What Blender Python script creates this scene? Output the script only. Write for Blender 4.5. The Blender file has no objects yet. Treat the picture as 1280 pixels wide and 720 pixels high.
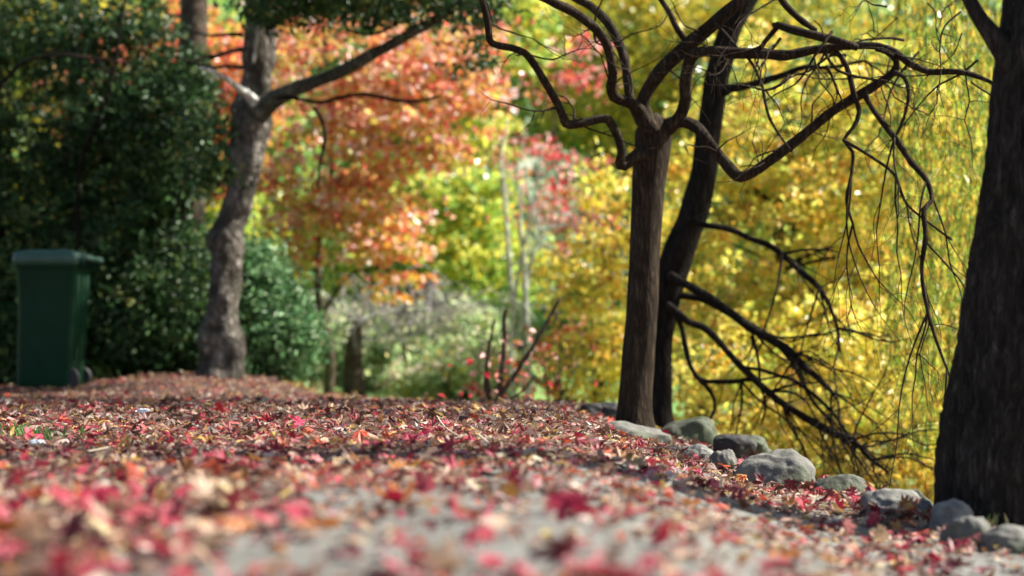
import bpy, math, random
import numpy as np
from mathutils import Vector, Matrix, noise

R = math.radians
rng = np.random.default_rng(11)
random.seed(5)
sc = bpy.context.scene
COL = sc.collection

# ------------------------------------------------------------------ camera
F = 2000.0            # focal length in photo pixels (1280 wide)
CZ = 0.30
HY = 437.0            # horizon row
PITCH = math.atan((HY - 360) / F)
cam_d = bpy.data.cameras.new('camera')
cam = bpy.data.objects.new('camera', cam_d)
COL.objects.link(cam)
cam.location = (0, 0, CZ)
cam.rotation_euler = (R(90) + PITCH, 0, 0)
cam_d.sensor_width = 36.0
cam_d.lens = F / 1280 * 36
cam_d.clip_start = 0.05
cam_d.clip_end = 400
cam_d.dof.use_dof = True
cam_d.dof.focus_distance = 5.9
cam_d.dof.aperture_fstop = 1.75
cam_d.dof.aperture_blades = 0
sc.camera = cam
cp, sp = math.cos(PITCH), math.sin(PITCH)

def P(px, py, D):
    u = (px - 640) / F
    v = (360 - py) / F
    dy = cp - v * sp
    dz = sp + v * cp
    k = D / dy
    return np.array((u * k, D, CZ + dz * k))

# ------------------------------------------------------------------ basic object helpers
def tag(o, label=None, cat=None, group=None, kind=None):
    if label: o['label'] = label
    if cat: o['category'] = cat
    if group: o['group'] = group
    if kind: o['kind'] = kind
    return o

def empty(name, loc, label=None, cat=None, group=None):
    o = bpy.data.objects.new(name, None)
    o.empty_display_size = 0.1
    COL.objects.link(o)
    o.location = Vector(loc)
    return tag(o, label, cat, group)

def link(name, me, mat=None, parent=None, loc=(0, 0, 0)):
    if mat is not None and not me.materials:
        me.materials.append(mat)
    o = bpy.data.objects.new(name, me)
    COL.objects.link(o)
    if parent is not None:
        o.parent = parent
        # mesh data is given in world coordinates; take the parent's place off
        o.location = Vector(loc) - parent.matrix_basis.translation if parent.parent is None else Vector(loc)
    else:
        o.location = Vector(loc)
    return o

def mesh_np(name, V, Fc, per, colors=None, smooth=False):
    """V (n,3), Fc (m,per) constant-size faces; colors per vertex (n,3)"""
    me = bpy.data.meshes.new(name)
    V = np.ascontiguousarray(V, dtype=np.float32)
    Fc = np.ascontiguousarray(Fc, dtype=np.int32)
    me.vertices.add(len(V)); me.vertices.foreach_set('co', V.ravel())
    me.loops.add(Fc.size); me.loops.foreach_set('vertex_index', Fc.ravel())
    me.polygons.add(len(Fc))
    me.polygons.foreach_set('loop_start', np.arange(0, Fc.size, per, dtype=np.int32))
    me.polygons.foreach_set('use_smooth', np.full(len(Fc), smooth, dtype=bool))
    if colors is not None:
        a = me.color_attributes.new('Col', 'FLOAT_COLOR', 'POINT')
        c = np.ones((len(V), 4), dtype=np.float32); c[:, :3] = colors
        a.data.foreach_set('color', c.ravel())
    me.update(calc_edges=True)
    return me

def merge(parts):
    """parts: list of (V, F) quads"""
    Vs, Fs, n = [], [], 0
    for V, Q in parts:
        Vs.append(V); Fs.append(Q + n); n += len(V)
    return np.concatenate(Vs), np.concatenate(Fs)

# ------------------------------------------------------------------ materials
def new_mat(name):
    m = bpy.data.materials.new(name)
    m.use_nodes = True
    nt = m.node_tree
    for n in list(nt.nodes): nt.nodes.remove(n)
    out = nt.nodes.new('ShaderNodeOutputMaterial')
    return m, nt, out

def N(nt, t, **kw):
    n = nt.nodes.new(t)
    for k, v in kw.items():
        if k.startswith('i_'):
            key = k[2:].replace('_', ' ')
            n.inputs[key].default_value = v
        else:
            setattr(n, k, v)
    return n

def ramp(nt, stops):
    r = nt.nodes.new('ShaderNodeValToRGB')
    el = r.color_ramp.elements
    while len(el) > 1: el.remove(el[-1])
    el[0].position = stops[0][0]; el[0].color = (*stops[0][1], 1)
    for p, c in stops[1:]:
        e = el.new(p); e.color = (*c, 1)
    return r

def leaf_mat(name, rough=0.45, trans=0.4, spec=0.5, tint=1.0):
    m, nt, out = new_mat(name)
    at = N(nt, 'ShaderNodeAttribute', attribute_name='Col')
    nz = N(nt, 'ShaderNodeTexNoise', i_Scale=60.0, i_Detail=2.0)
    tc = N(nt, 'ShaderNodeTexCoord')
    nt.links.new(tc.outputs['Object'], nz.inputs['Vector'])
    mp = N(nt, 'ShaderNodeMapRange'); mp.inputs['To Min'].default_value = 0.72 * tint; mp.inputs['To Max'].default_value = 1.25 * tint
    nt.links.new(nz.outputs['Fac'], mp.inputs['Value'])
    mul = N(nt, 'ShaderNodeVectorMath', operation='SCALE')
    nt.links.new(at.outputs['Color'], mul.inputs[0]); nt.links.new(mp.outputs[0], mul.inputs['Scale'])
    b = N(nt, 'ShaderNodeBsdfPrincipled')
    b.inputs['Roughness'].default_value = rough
    b.inputs['Specular IOR Level'].default_value = spec
    nt.links.new(mul.outputs[0], b.inputs['Base Color'])
    t = N(nt, 'ShaderNodeBsdfTranslucent')
    nt.links.new(mul.outputs[0], t.inputs['Color'])
    mx = N(nt, 'ShaderNodeMixShader'); mx.inputs[0].default_value = trans
    nt.links.new(b.outputs[0], mx.inputs[1]); nt.links.new(t.outputs[0], mx.inputs[2])
    nt.links.new(mx.outputs[0], out.inputs['Surface'])
    return m

def bark_mat(name, c0, c1, c2, scale=9.0, stretch=0.18, bump=0.6, dist=0.02, moss_or_shade=None):
    m, nt, out = new_mat(name)
    tc = N(nt, 'ShaderNodeTexCoord')
    mp = N(nt, 'ShaderNodeMapping'); mp.inputs['Scale'].default_value = (1, 1, stretch)
    nt.links.new(tc.outputs['Object'], mp.inputs['Vector'])
    n1 = N(nt, 'ShaderNodeTexNoise', i_Scale=scale * 4, i_Detail=6.0, i_Roughness=0.6)
    n2 = N(nt, 'ShaderNodeTexNoise', i_Scale=scale * 0.6, i_Detail=4.0)
    vo = N(nt, 'ShaderNodeTexVoronoi', i_Scale=scale * 3.2, feature='DISTANCE_TO_EDGE')
    nt.links.new(mp.outputs[0], n1.inputs['Vector'])
    nt.links.new(tc.outputs['Object'], n2.inputs['Vector'])
    # wobble the furrows
    ad = N(nt, 'ShaderNodeVectorMath', operation='MULTIPLY_ADD')
    ad.inputs[1].default_value = (0.06, 0.06, 0.02)
    nt.links.new(n1.outputs['Color'], ad.inputs[0]); nt.links.new(mp.outputs[0], ad.inputs[2])
    nt.links.new(ad.outputs[0], vo.inputs['Vector'])
    r = ramp(nt, [(0.25, c0), (0.5, c1), (0.75, c2)])
    mxf = N(nt, 'ShaderNodeMath', operation='MULTIPLY_ADD'); mxf.inputs[1].default_value = 0.5
    nt.links.new(n2.outputs['Fac'], mxf.inputs[0])
    hf = N(nt, 'ShaderNodeMath', operation='MULTIPLY'); hf.inputs[1].default_value = 0.5
    nt.links.new(n1.outputs['Fac'], hf.inputs[0]); nt.links.new(hf.outputs[0], mxf.inputs[2])
    nt.links.new(mxf.outputs[0], r.inputs[0])
    cr = N(nt, 'ShaderNodeMapRange'); cr.inputs['From Max'].default_value = 0.45
    cr.inputs['To Min'].default_value = 0.0; cr.inputs['To Max'].default_value = 1.0
    nt.links.new(vo.outputs['Distance'], cr.inputs['Value'])
    hs = N(nt, 'ShaderNodeMath', operation='MULTIPLY_ADD'); hs.inputs[1].default_value = 0.6
    nt.links.new(n1.outputs['Fac'], hs.inputs[0]); nt.links.new(cr.outputs[0], hs.inputs[2])
    bp = N(nt, 'ShaderNodeBump'); bp.inputs['Strength'].default_value = bump; bp.inputs['Distance'].default_value = dist
    nt.links.new(hs.outputs[0], bp.inputs['Height'])
    b = N(nt, 'ShaderNodeBsdfPrincipled'); b.inputs['Roughness'].default_value = 0.85
    b.inputs['Specular IOR Level'].default_value = 0.1
    ck = N(nt, 'ShaderNodeMapRange'); ck.inputs['To Min'].default_value = 0.45; ck.inputs['To Max'].default_value = 1.5
    nt.links.new(cr.outputs[0], ck.inputs['Value'])
    sc_ = N(nt, 'ShaderNodeVectorMath', operation='SCALE')
    nt.links.new(r.outputs[0], sc_.inputs[0]); nt.links.new(ck.outputs[0], sc_.inputs['Scale'])
    col = sc_.outputs[0]
    if moss_or_shade:
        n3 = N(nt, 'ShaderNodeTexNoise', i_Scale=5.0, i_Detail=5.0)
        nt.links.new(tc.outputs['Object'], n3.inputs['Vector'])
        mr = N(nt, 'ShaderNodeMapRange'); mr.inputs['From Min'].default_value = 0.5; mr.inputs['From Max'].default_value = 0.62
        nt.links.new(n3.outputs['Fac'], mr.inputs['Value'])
        mm = N(nt, 'ShaderNodeMix', data_type='RGBA'); mm.inputs[7].default_value = (*moss_or_shade, 1)
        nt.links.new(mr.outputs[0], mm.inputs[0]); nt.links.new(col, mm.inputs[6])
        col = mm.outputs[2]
    nt.links.new(col, b.inputs['Base Color']); nt.links.new(bp.outputs[0], b.inputs['Normal'])
    nt.links.new(b.outputs[0], out.inputs['Surface'])
    return m

def plain_mat(name, c, rough=0.5, var=0.15, scale=8.0, spec=0.5, bump=0.0):
    m, nt, out = new_mat(name)
    tc = N(nt, 'ShaderNodeTexCoord')
    n1 = N(nt, 'ShaderNodeTexNoise', i_Scale=scale, i_Detail=5.0)
    nt.links.new(tc.outputs['Object'], n1.inputs['Vector'])
    r = ramp(nt, [(0.3, tuple(x * (1 - var) for x in c)), (0.7, tuple(min(1, x * (1 + var)) for x in c))])
    nt.links.new(n1.outputs['Fac'], r.inputs[0])
    b = N(nt, 'ShaderNodeBsdfPrincipled'); b.inputs['Roughness'].default_value = rough
    b.inputs['Specular IOR Level'].default_value = spec
    nt.links.new(r.outputs[0], b.inputs['Base Color'])
    if bump:
        bp = N(nt, 'ShaderNodeBump'); bp.inputs['Strength'].default_value = bump; bp.inputs['Distance'].default_value = 0.01
        nt.links.new(n1.outputs['Fac'], bp.inputs['Height']); nt.links.new(bp.outputs[0], b.inputs['Normal'])
    nt.links.new(b.outputs[0], out.inputs['Surface'])
    return m

M_crown = leaf_mat('autumn_leaf', 0.32, 0.5, 0.6, 1.12)
M_ever = leaf_mat('evergreen_leaf', 0.45, 0.15, 0.33, 0.95)
M_litter = leaf_mat('fallen_leaf', 0.5, 0.22, 0.4, 0.74)
M_bark_right = bark_mat('furrowed_bark', (0.036, 0.029, 0.023), (0.08, 0.065, 0.053), (0.16, 0.135, 0.112), 15, 0.16, 1.0, 0.03)
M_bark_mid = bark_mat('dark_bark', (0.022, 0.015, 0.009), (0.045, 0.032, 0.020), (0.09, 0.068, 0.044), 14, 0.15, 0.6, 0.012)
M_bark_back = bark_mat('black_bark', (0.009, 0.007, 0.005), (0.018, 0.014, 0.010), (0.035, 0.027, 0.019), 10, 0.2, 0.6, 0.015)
M_bark_left = bark_mat('grey_bark', (0.03, 0.025, 0.02), (0.18, 0.16, 0.135), (0.42, 0.39, 0.345), 6, 0.45, 0.9, 0.03, moss_or_shade=(0.05, 0.045, 0.035))  # dark patches here paint in shade, since the trunk is lit evenly
M_bark_lichen = bark_mat('lichen_bark', (0.035, 0.035, 0.026), (0.08, 0.08, 0.062), (0.2, 0.21, 0.16), 8, 0.4, 0.5, 0.01)
M_bark_pale = bark_mat('pale_bark', (0.4, 0.4, 0.37), (0.6, 0.61, 0.57), (0.74, 0.75, 0.71), 8, 0.3, 0.3, 0.01)
M_bark_brown = bark_mat('brown_bark', (0.05, 0.035, 0.025), (0.1, 0.075, 0.055), (0.18, 0.14, 0.11), 8, 0.3, 0.5, 0.012)

# ------------------------------------------------------------------ terrain
EY = np.array([-5, 1.5, 3.5, 4.4, 4.8, 5.8, 7.0, 8.0, 8.5, 9.0, 10.5, 12.0, 13.3, 15.0, 20.0, 80.0])
EX = np.array([1.0, 1.02, 1.14, 1.26, 1.20, 1.08, 1.02, 0.92, 0.6, 0.32, -0.2, -1.1, -2.0, -2.5, -3.2, -4.0])

def sst(a, b, x):
    t = np.clip((x - a) / (b - a), 0, 1)
    return t * t * (3 - 2 * t)

def terrain(x, y):
    x = np.asarray(x, dtype=float); y = np.asarray(y, dtype=float)
    d = x - np.interp(y, EY, EX)
    plat = -0.205 * sst(0.05, 1.0, x) * (1 - sst(8.0, 9.4, y)) - 0.045 * sst(-2.0, -1.2, x) * sst(8.5, 11.0, y)
    plat = plat - 0.035 * sst(8, 11, y)
    plat = plat + 0.12 * np.exp(-((x + 2.7) ** 2 / 0.8 + (y - 13.4) ** 2 / 3.0))
    plat = plat + 0.010 * np.sin(x * 2.3 + y * 1.1) * np.cos(y * 1.9 - x) + 0.006 * np.sin(x * 6.1 + 1.3) * np.sin(y * 5.3)
    low = -0.32 - 0.75 * sst(0.0, 1.8, x) * (1 - sst(30, 50, y)) - 0.02
    low = low + 0.55 * sst(16, 30, y) * (1 - sst(-1, 2, x)) 
    low = low + 11.0 * sst(36, 90, y) + 4.0 * sst(12, 40, np.abs(x)) * sst(5, 30, y)
    w = sst(0.0, 1.5, d)
    return plat * (1 - w) + low * w

xs = np.concatenate([np.linspace(-140, -8, 45)[:-1], np.linspace(-8, 8, 240), np.linspace(8, 140, 45)[1:]])
ys = np.concatenate([np.linspace(-40, 0, 16)[:-1], np.linspace(0, 18, 260), np.linspace(18, 130, 70)[1:]])
XX, YY = np.meshgrid(xs, ys)
ZZ = terrain(XX, YY)
V = np.stack([XX.ravel(), YY.ravel(), ZZ.ravel()], 1)
nx, ny = len(xs), len(ys)
I = (np.arange(ny - 1)[:, None] * nx + np.arange(nx - 1)[None, :]).ravel()
Q = np.stack([I, I + 1, I + nx + 1, I + nx], 1)

m, nt, out = new_mat('soil_and_grass')
geo = N(nt, 'ShaderNodeNewGeometry')
sx = N(nt, 'ShaderNodeSeparateXYZ'); nt.links.new(geo.outputs['Position'], sx.inputs[0])
n1 = N(nt, 'ShaderNodeTexNoise', i_Scale=1.2, i_Detail=8.0, i_Roughness=0.65); nt.links.new(geo.outputs['Position'], n1.inputs['Vector'])
n2 = N(nt, 'ShaderNodeTexNoise', i_Scale=45.0, i_Detail=4.0); nt.links.new(geo.outputs['Position'], n2.inputs['Vector'])
soil = ramp(nt, [(0.3, (0.045, 0.028, 0.02)), (0.5, (0.10, 0.06, 0.045)), (0.72, (0.19, 0.12, 0.09))]); nt.links.new(n2.outputs['Fac'], soil.inputs[0])
grass = ramp(nt, [(0.3, (0.07, 0.17, 0.04)), (0.55, (0.13, 0.27, 0.06)), (0.75, (0.24, 0.32, 0.10))]); nt.links.new(n1.outputs['Fac'], grass.inputs[0])
mr = N(nt, 'ShaderNodeMapRange'); mr.inputs['From Min'].default_value = 15.0; mr.inputs['From Max'].default_value = 17.5
ma = N(nt, 'ShaderNodeMath', operation='MULTIPLY_ADD'); ma.inputs[1].default_value = 3.0
nt.links.new(n1.outputs['Fac'], ma.inputs[0]); nt.links.new(sx.outputs['Y'], ma.inputs[2]); nt.links.new(ma.outputs[0], mr.inputs['Value'])
mx = N(nt, 'ShaderNodeMix', data_type='RGBA')
nt.links.new(mr.outputs[0], mx.inputs[0]); nt.links.new(soil.outputs[0], mx.inputs[6]); nt.links.new(grass.outputs[0], mx.inputs[7])
bp = N(nt, 'ShaderNodeBump'); bp.inputs['Strength'].default_value = 0.6; bp.inputs['Distance'].default_value = 0.01
nt.links.new(n2.outputs['Fac'], bp.inputs['Height'])
b = N(nt, 'ShaderNodeBsdfPrincipled'); b.inputs['Roughness'].default_value = 0.9
nt.links.new(mx.outputs[2], b.inputs['Base Color']); nt.links.new(bp.outputs[0], b.inputs['Normal']); nt.links.new(b.outputs[0], out.inputs['Surface'])
M_ground = m
g = link('ground', mesh_np('ground', V, Q, 4, smooth=True), M_ground)
tag(g, kind='structure')

# grey path: a sheet a few millimetres above the soil
m, nt, out = new_mat('worn_grey_paving')
geo = N(nt, 'ShaderNodeNewGeometry')
n1 = N(nt, 'ShaderNodeTexNoise', i_Scale=120.0, i_Detail=5.0, i_Roughness=0.7); nt.links.new(geo.outputs['Position'], n1.inputs['Vector'])
n2 = N(nt, 'ShaderNodeTexNoise', i_Scale=4.0, i_Detail=6.0); nt.links.new(geo.outputs['Position'], n2.inputs['Vector'])
vo = N(nt, 'ShaderNodeTexVoronoi', i_Scale=90.0); nt.links.new(geo.outputs['Position'], vo.inputs['Vector'])
r1 = ramp(nt, [(0.3, (0.09, 0.09, 0.08)), (0.5, (0.165, 0.165, 0.148)), (0.7, (0.25, 0.25, 0.225))]); nt.links.new(n1.outputs['Fac'], r1.inputs[0])
r2 = ramp(nt, [(0.35, (0.6, 0.58, 0.54)), (0.65, (1, 1, 1))]); nt.links.new(n2.outputs['Fac'], r2.inputs[0])
mx = N(nt, 'ShaderNodeMix', data_type='RGBA', blend_type='MULTIPLY'); mx.inputs[0].default_value = 1
nt.links.new(r1.outputs[0], mx.inputs[6]); nt.links.new(r2.outputs[0], mx.inputs[7])
bp = N(nt, 'ShaderNodeBump'); bp.inputs['Strength'].default_value = 0.7; bp.inputs['Distance'].default_value = 0.004
nt.links.new(vo.outputs['Distance'], bp.inputs['Height'])
b = N(nt, 'ShaderNodeBsdfPrincipled'); b.inputs['Roughness'].default_value = 0.7
nt.links.new(mx.outputs[2], b.inputs['Base Color']); nt.links.new(bp.outputs[0], b.inputs['Normal']); nt.links.new(b.outputs[0], out.inputs['Surface'])
M_path = m

def path_left(y):   # left border of the paving
    return np.interp(y, [-1, 1.8, 2.6, 3.4, 4.5, 6.0, 7.4], [-1.2, -0.62, -0.5, -0.30, 0.25, 0.55, 0.7]) + 0.05 * np.sin(y * 7.3) + 0.03 * np.sin(y * 17.1)
py_ = np.linspace(0.2, 7.4, 180); t_ = np.linspace(0, 1, 60)
L_ = path_left(py_); R_ = np.interp(py_, EY, EX) + 0.02 + 0.02 * np.sin(py_ * 9)
PX = L_[:, None] + (R_ - L_)[:, None] * t_[None, :]
PY = np.repeat(py_[:, None], 60, 1)
PZ = terrain(PX, PY) + 0.006
I = (np.arange(179)[:, None] * 60 + np.arange(59)[None, :]).ravel()
pth = link('path', mesh_np('path', np.stack([PX.ravel(), PY.ravel(), PZ.ravel()], 1), np.stack([I, I + 1, I + 61, I + 60], 1), 4, smooth=True), M_path)
tag(pth, kind='structure')

# ------------------------------------------------------------------ tubes
def catmull(pts, step):
    pts = np.asarray(pts, dtype=float)
    if len(pts) == 2:
        n = max(2, int(np.linalg.norm(pts[1, :3] - pts[0, :3]) / step))
        t = np.linspace(0, 1, n + 1)[:, None]
        return pts[0] * (1 - t) + pts[1] * t
    p = np.vstack([2 * pts[0] - pts[1], pts, 2 * pts[-1] - pts[-2]])
    outp = []
    for i in range(1, len(p) - 2):
        n = max(2, int(np.linalg.norm(p[i + 1, :3] - p[i, :3]) / step))
        for k in range(n):
            t = k / n
            a, b_, c, d = p[i - 1], p[i], p[i + 1], p[i + 2]
            outp.append(0.5 * (2 * b_ + (c - a) * t + (2 * a - 5 * b_ + 4 * c - d) * t * t + (3 * b_ - a - 3 * c + d) * t ** 3))
    outp.append(p[-2])
    return np.array(outp)

def tube(pts, segs=8, step=0.05, rough=0.0, seed=0, flare=0.0, smooth_path=True):
    """pts rows: x,y,z,radius -> V, quads (capped by collapsing ends)"""
    c = catmull(pts, step) if smooth_path else np.asarray(pts, float)
    c[:, 3] = np.maximum(c[:, 3], 0.0008)
    pos, rad = c[:, :3], c[:, 3]
    n = len(pos)
    tan = np.gradient(pos, axis=0)
    tan /= np.linalg.norm(tan, axis=1)[:, None] + 1e-9
    ref = np.array([1.0, 0.13, 0.07]) if abs(tan[0, 0]) < 0.9 else np.array([0.1, 1.0, 0.05])
    u = np.zeros((n, 3)); prev = ref
    for i in range(n):
        a = prev - tan[i] * np.dot(prev, tan[i]); a /= np.linalg.norm(a) + 1e-9
        u[i] = a; prev = a
    w = np.cross(tan, u)
    th = np.arange(segs) / segs * 2 * math.pi
    dist = np.concatenate([[0], np.cumsum(np.linalg.norm(np.diff(pos, axis=0), axis=1))])
    rr = np.repeat(rad[:, None], segs, 1)
    if rough:
        rs = np.random.default_rng(seed)
        q = np.zeros_like(rr)
        Rm = rad.mean()
        for k in range(14):
            fa = rs.integers(1, 5 + k // 2); fl = rs.uniform(0.2, 1.3) / Rm; ph = rs.uniform(0, 6.28, 2)
            q += np.sin(th[None, :] * fa + ph[0] + 0.8 * np.sin(dist * fl * 0.4 + ph[1])[:, None]) * np.cos(dist * fl + ph[1])[:, None] / (1 + k * 0.25)
        rr = rr * (1 + rough * q * 0.3)
    V = pos[:, None, :] + rr[:, :, None] * (np.cos(th)[None, :, None] * u[:, None, :] + np.sin(th)[None, :, None] * w[:, None, :])
    V = V.reshape(-1, 3)
    i = np.arange(n - 1)[:, None] * segs; j = np.arange(segs)[None, :]; j2 = (j + 1) % segs
    Q = np.stack([(i + j), (i + j2), (i + segs + j2), (i + segs + j)], -1).reshape(-1, 4)
    # caps: extra centre ring made of degenerate-free small ring
    k0 = len(V)
    V = np.vstack([V, pos[0] - tan[0] * rad[0] * 0.3 + (V[:segs] - pos[0]) * 0.05, pos[-1] + tan[-1] * rad[-1] * 0.5 + (V[(n - 1) * segs:n * segs] - pos[-1]) * 0.05])
    jj = np.arange(segs); jj2 = (jj + 1) % segs
    Q = np.vstack([Q, np.stack([k0 + jj, k0 + jj2, jj2, jj], 1),
                   np.stack([(n - 1) * segs + jj, (n - 1) * segs + jj2, k0 + segs + jj2, k0 + segs + jj], 1)])
    return V, Q

def px_limb(rows, D0, D1=None, wscale=1.0):
    """rows of (px,py,width_px); depth goes from D0 to D1 (or rows carry a 4th value = D)"""
    D1 = D0 if D1 is None else D1
    o = []
    for k, r in enumerate(rows):
        D = r[3] if len(r) > 3 else D0 + (D1 - D0) * k / max(1, len(rows) - 1)
        p = P(r[0], r[1], D)
        o.append((*p, r[2] * wscale * D / F / 2))
    return np.array(o)

def part_tubes(name, tubes, mat, parent, smooth=True):
    V, Q = merge(tubes)
    return link(name, mesh_np(name, V, Q, 4, smooth=smooth), mat, parent)

def twig_cloud(start, direc, length, rad, rs, droop=0.0, depth=2, bend=0.35, kids=3, out=None, segs=4):
    """random branching twig; returns list of tubes"""
    if out is None: out = []
    n = 6
    p = np.array(start, float); d = np.array(direc, float); d /= np.linalg.norm(d)
    rows = [(*p, rad)]
    for k in range(1, n + 1):
        d = d + rs.normal(0, bend, 3) * 0.45 + np.array([0, 0, -droop])
        d /= np.linalg.norm(d)
        p = p + d * length / n
        rows.append((*p, rad * (1 - 0.75 * k / n)))
        if depth > 0 and k >= 2 and rs.random() < kids / (n - 1):
            dd = d + rs.normal(0, 0.7, 3); 
            twig_cloud(p, dd, length * rs.uniform(0.35, 0.65), rad * (1 - 0.75 * k / n) * 0.7, rs, droop, depth - 1, bend, kids, out, segs)
    out.append(tube(np.array(rows), segs, length / 8))
    return out

# ------------------------------------------------------------------ leaves for crowns
def leaf_cloud(cent, size, aspect, rs, nrm_up=0.3, palette=None, colors=None, fold=0.25, hang=None):
    """one folded diamond (2 quads -> 6 verts... uses 2 triangles pairs as quads) per centre. Returns V,F(quads),C"""
    n = len(cent)
    ln = size * rs.uniform(0.6, 1.3, n)
    a = rs.normal(size=(n, 3))
    if hang is not None: a = a * 0.35 + np.array([0, 0, -1.0]) * hang
    a /= np.linalg.norm(a, axis=1)[:, None]
    nn = rs.normal(size=(n, 3)); nn[:, 2] += nrm_up * 3
    nn -= a * np.sum(a * nn, 1)[:, None]; nn /= np.linalg.norm(nn, axis=1)[:, None] + 1e-9
    s = np.cross(a, nn)
    L = ln[:, None]; W = (ln * aspect)[:, None]
    base = cent - a * L * 0.5
    tip = cent + a * L * 0.5 - nn * L * 0.12
    m1 = cent - a * L * 0.12; m2 = cent + a * L * 0.18
    f = nn * W * fold
    # outline : base, r1, r2, tip, l2, l1  -> quads base,r1,r2,tip and base,tip,l2,l1
    r1 = m1 + s * W * 0.5 + f; r2 = m2 + s * W * 0.42 + f
    l1 = m1 - s * W * 0.5 + f; l2 = m2 - s * W * 0.42 + f
    V = np.stack([base, r1, r2, tip, l2, l1], 1).reshape(-1, 3)
    k = np.arange(n)[:, None] * 6
    Q = np.stack([k + np.array([0, 1, 2, 3]), k + np.array([0, 3, 4, 5])], 1).reshape(-1, 4)
    C = np.repeat(colors, 6, 0)
    return V, Q, C

def pick(rs, palette, n, jit=0.18):
    """palette: list of (weight,(r,g,b))"""
    w = np.array([p[0] for p in palette], float); w /= w.sum()
    c = np.array([p[1] for p in palette], float)[rs.choice(len(w), n, p=w)]
    c = c * rs.uniform(1 - jit, 1 + jit, (n, 1)) * rs.uniform(1 - jit * 0.4, 1 + jit * 0.4, (n, 3))
    return np.clip(c, 0, 0.9)

def crown_points(ells, nclump, per, rc, rs, flat=0.5, shell=0.5):
    """ells: list of (cx,cy,cz,rx,ry,rz,weight)"""
    w = np.array([e[6] for e in ells], float); w /= w.sum()
    idx = rs.choice(len(ells), nclump, p=w)
    E = np.array([e[:6] for e in ells])[idx]
    d = rs.normal(size=(nclump, 3)); d /= np.linalg.norm(d, axis=1)[:, None]
    r = rs.uniform(0, 1, (nclump, 1)) ** (1 / 3.0 * (1 - shell) + 0.05)
    cc = E[:, :3] + d * r * E[:, 3:6]
    rcl = rc * rs.uniform(0.5, 1.5, nclump)
    k = rs.poisson(per, nclump) + 1
    ci = np.repeat(np.arange(nclump), k)
    pts = cc[ci] + rs.normal(size=(len(ci), 3)) * rcl[ci][:, None] * np.array([0.6, 0.6, 0.6 * flat])
    return cc, ci, pts

def crown(name, parent, ells, nclump, per, rc, size, aspect, palette, seed, mat, flat=0.5, shell=0.4, nrm_up=0.3, clump_pal=0.45, hang=None, colfun=None):
    rs = np.random.default_rng(seed)
    cc, ci, pts = crown_points(ells, nclump, per, rc, rs, flat, shell)
    leafc = pick(rs, palette, len(ci), 0.25)
    clc = pick(rs, palette, nclump, 0.2)[ci]
    t = (rs.random((len(ci), 1)) < clump_pal) * 1.0
    C = clc * t + leafc * (1 - t)
    if colfun is not None: C = colfun(pts, C, rs)
    V, Q, Cv = leaf_cloud(pts, size, aspect, rs, nrm_up, colors=C, hang=hang)
    link(name, mesh_np(name, V, Q, 4, Cv), mat, parent)
    return cc

def limbs_to(trunk_top_pts, cc, n, rad, seed, sag=0.1):
    """thin limbs from a trunk polyline to some clump centres"""
    rs = np.random.default_rng(seed)
    T = np.asarray(trunk_top_pts)
    outp = []
    for i in rs.choice(len(cc), min(n, len(cc)), replace=False):
        c = cc[i]
        # leave the trunk below the clump
        j = int(np.argmin(np.abs(T[:, 2] - (c[2] - 0.35 * np.linalg.norm(c[:2] - T[:, :2].mean(0))))))
        s = T[j, :3]
        L = np.linalg.norm(c - s)
        m1 = s * 0.6 + c * 0.4 + rs.normal(0, 0.06 * L, 3) + np.array([0, 0, 0.08 * L])
        m2 = s * 0.25 + c * 0.75 + rs.normal(0, 0.05 * L, 3)
        r0 = min(rad, T[j, 3] * 0.7) * rs.uniform(0.5, 1)
        outp.append(tube(np.array([(*s, r0), (*m1, r0 * 0.65), (*m2, r0 * 0.4), (*c, r0 * 0.15)]), 5, L / 10))
    return outp

# ------------------------------------------------------------------ world and sun
SUN_AZ, SUN_EL = R(79), R(46)      # azimuth measured from +Y (view) towards +X (right)
w = bpy.data.worlds.new('World'); sc.world = w; w.use_nodes = True
nt = w.node_tree
bg = nt.nodes['Background']
sky = nt.nodes.new('ShaderNodeTexSky'); sky.sky_type = 'NISHITA'; sky.sun_disc = False
sky.sun_elevation = SUN_EL; sky.sun_rotation = SUN_AZ
sky.air_density = 1.0; sky.dust_density = 1.5
nt.links.new(sky.outputs[0], bg.inputs[0]); bg.inputs[1].default_value = 0.07
sd = bpy.data.lights.new('sun', 'SUN'); so = bpy.data.objects.new('sun', sd); COL.objects.link(so)
sd.energy = 4.9; sd.angle = R(1.2); sd.color = (1.0, 0.94, 0.84)
to_sun = Vector((math.sin(SUN_AZ) * math.cos(SUN_EL), math.cos(SUN_AZ) * math.cos(SUN_EL), math.sin(SUN_EL)))
so.rotation_euler = to_sun.to_track_quat('Z', 'Y').to_euler()
so.location = (8, 4, 8)
sc.view_settings.view_transform = 'Standard'; sc.view_settings.look = 'None'
sc.view_settings.gamma = 1; sc.view_settings.use_curve_mapping = False
sc.view_settings.exposure = 1.38
sc.cycles.max_bounces = 8; sc.cycles.diffuse_bounces = 5; sc.cycles.glossy_bounces = 2
sc.cycles.transmission_bounces = 4; sc.cycles.sample_clamp_indirect = 6
sc.cycles.use_denoising = True

# ================================================================== RIGHT FOREGROUND TREE
D = 4.6
root = empty('furrowed_tree', P(1275, 660, D), 'thick dark furrowed trunk rising out of the picture on the right, nearest the camera', 'tree')
rows = [(1375, -700, 120, 4.9), (1350, -300, 160, 4.75), (1333, 0, 170, D), (1322, 125, 176, D), (1314, 225, 180, D), (1294, 350, 186, D), (1284, 453, 192, D), (1272, 556, 204, D), (1271, 628, 208, D), (1273, 680, 218, D), (1274, 730, 240, D)]
rows = [(q_[0] + 13, *q_[1:]) for q_ in rows]
tv, tq = tube(px_limb(rows, D), 160, 0.012, 0.05, 3)
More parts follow.
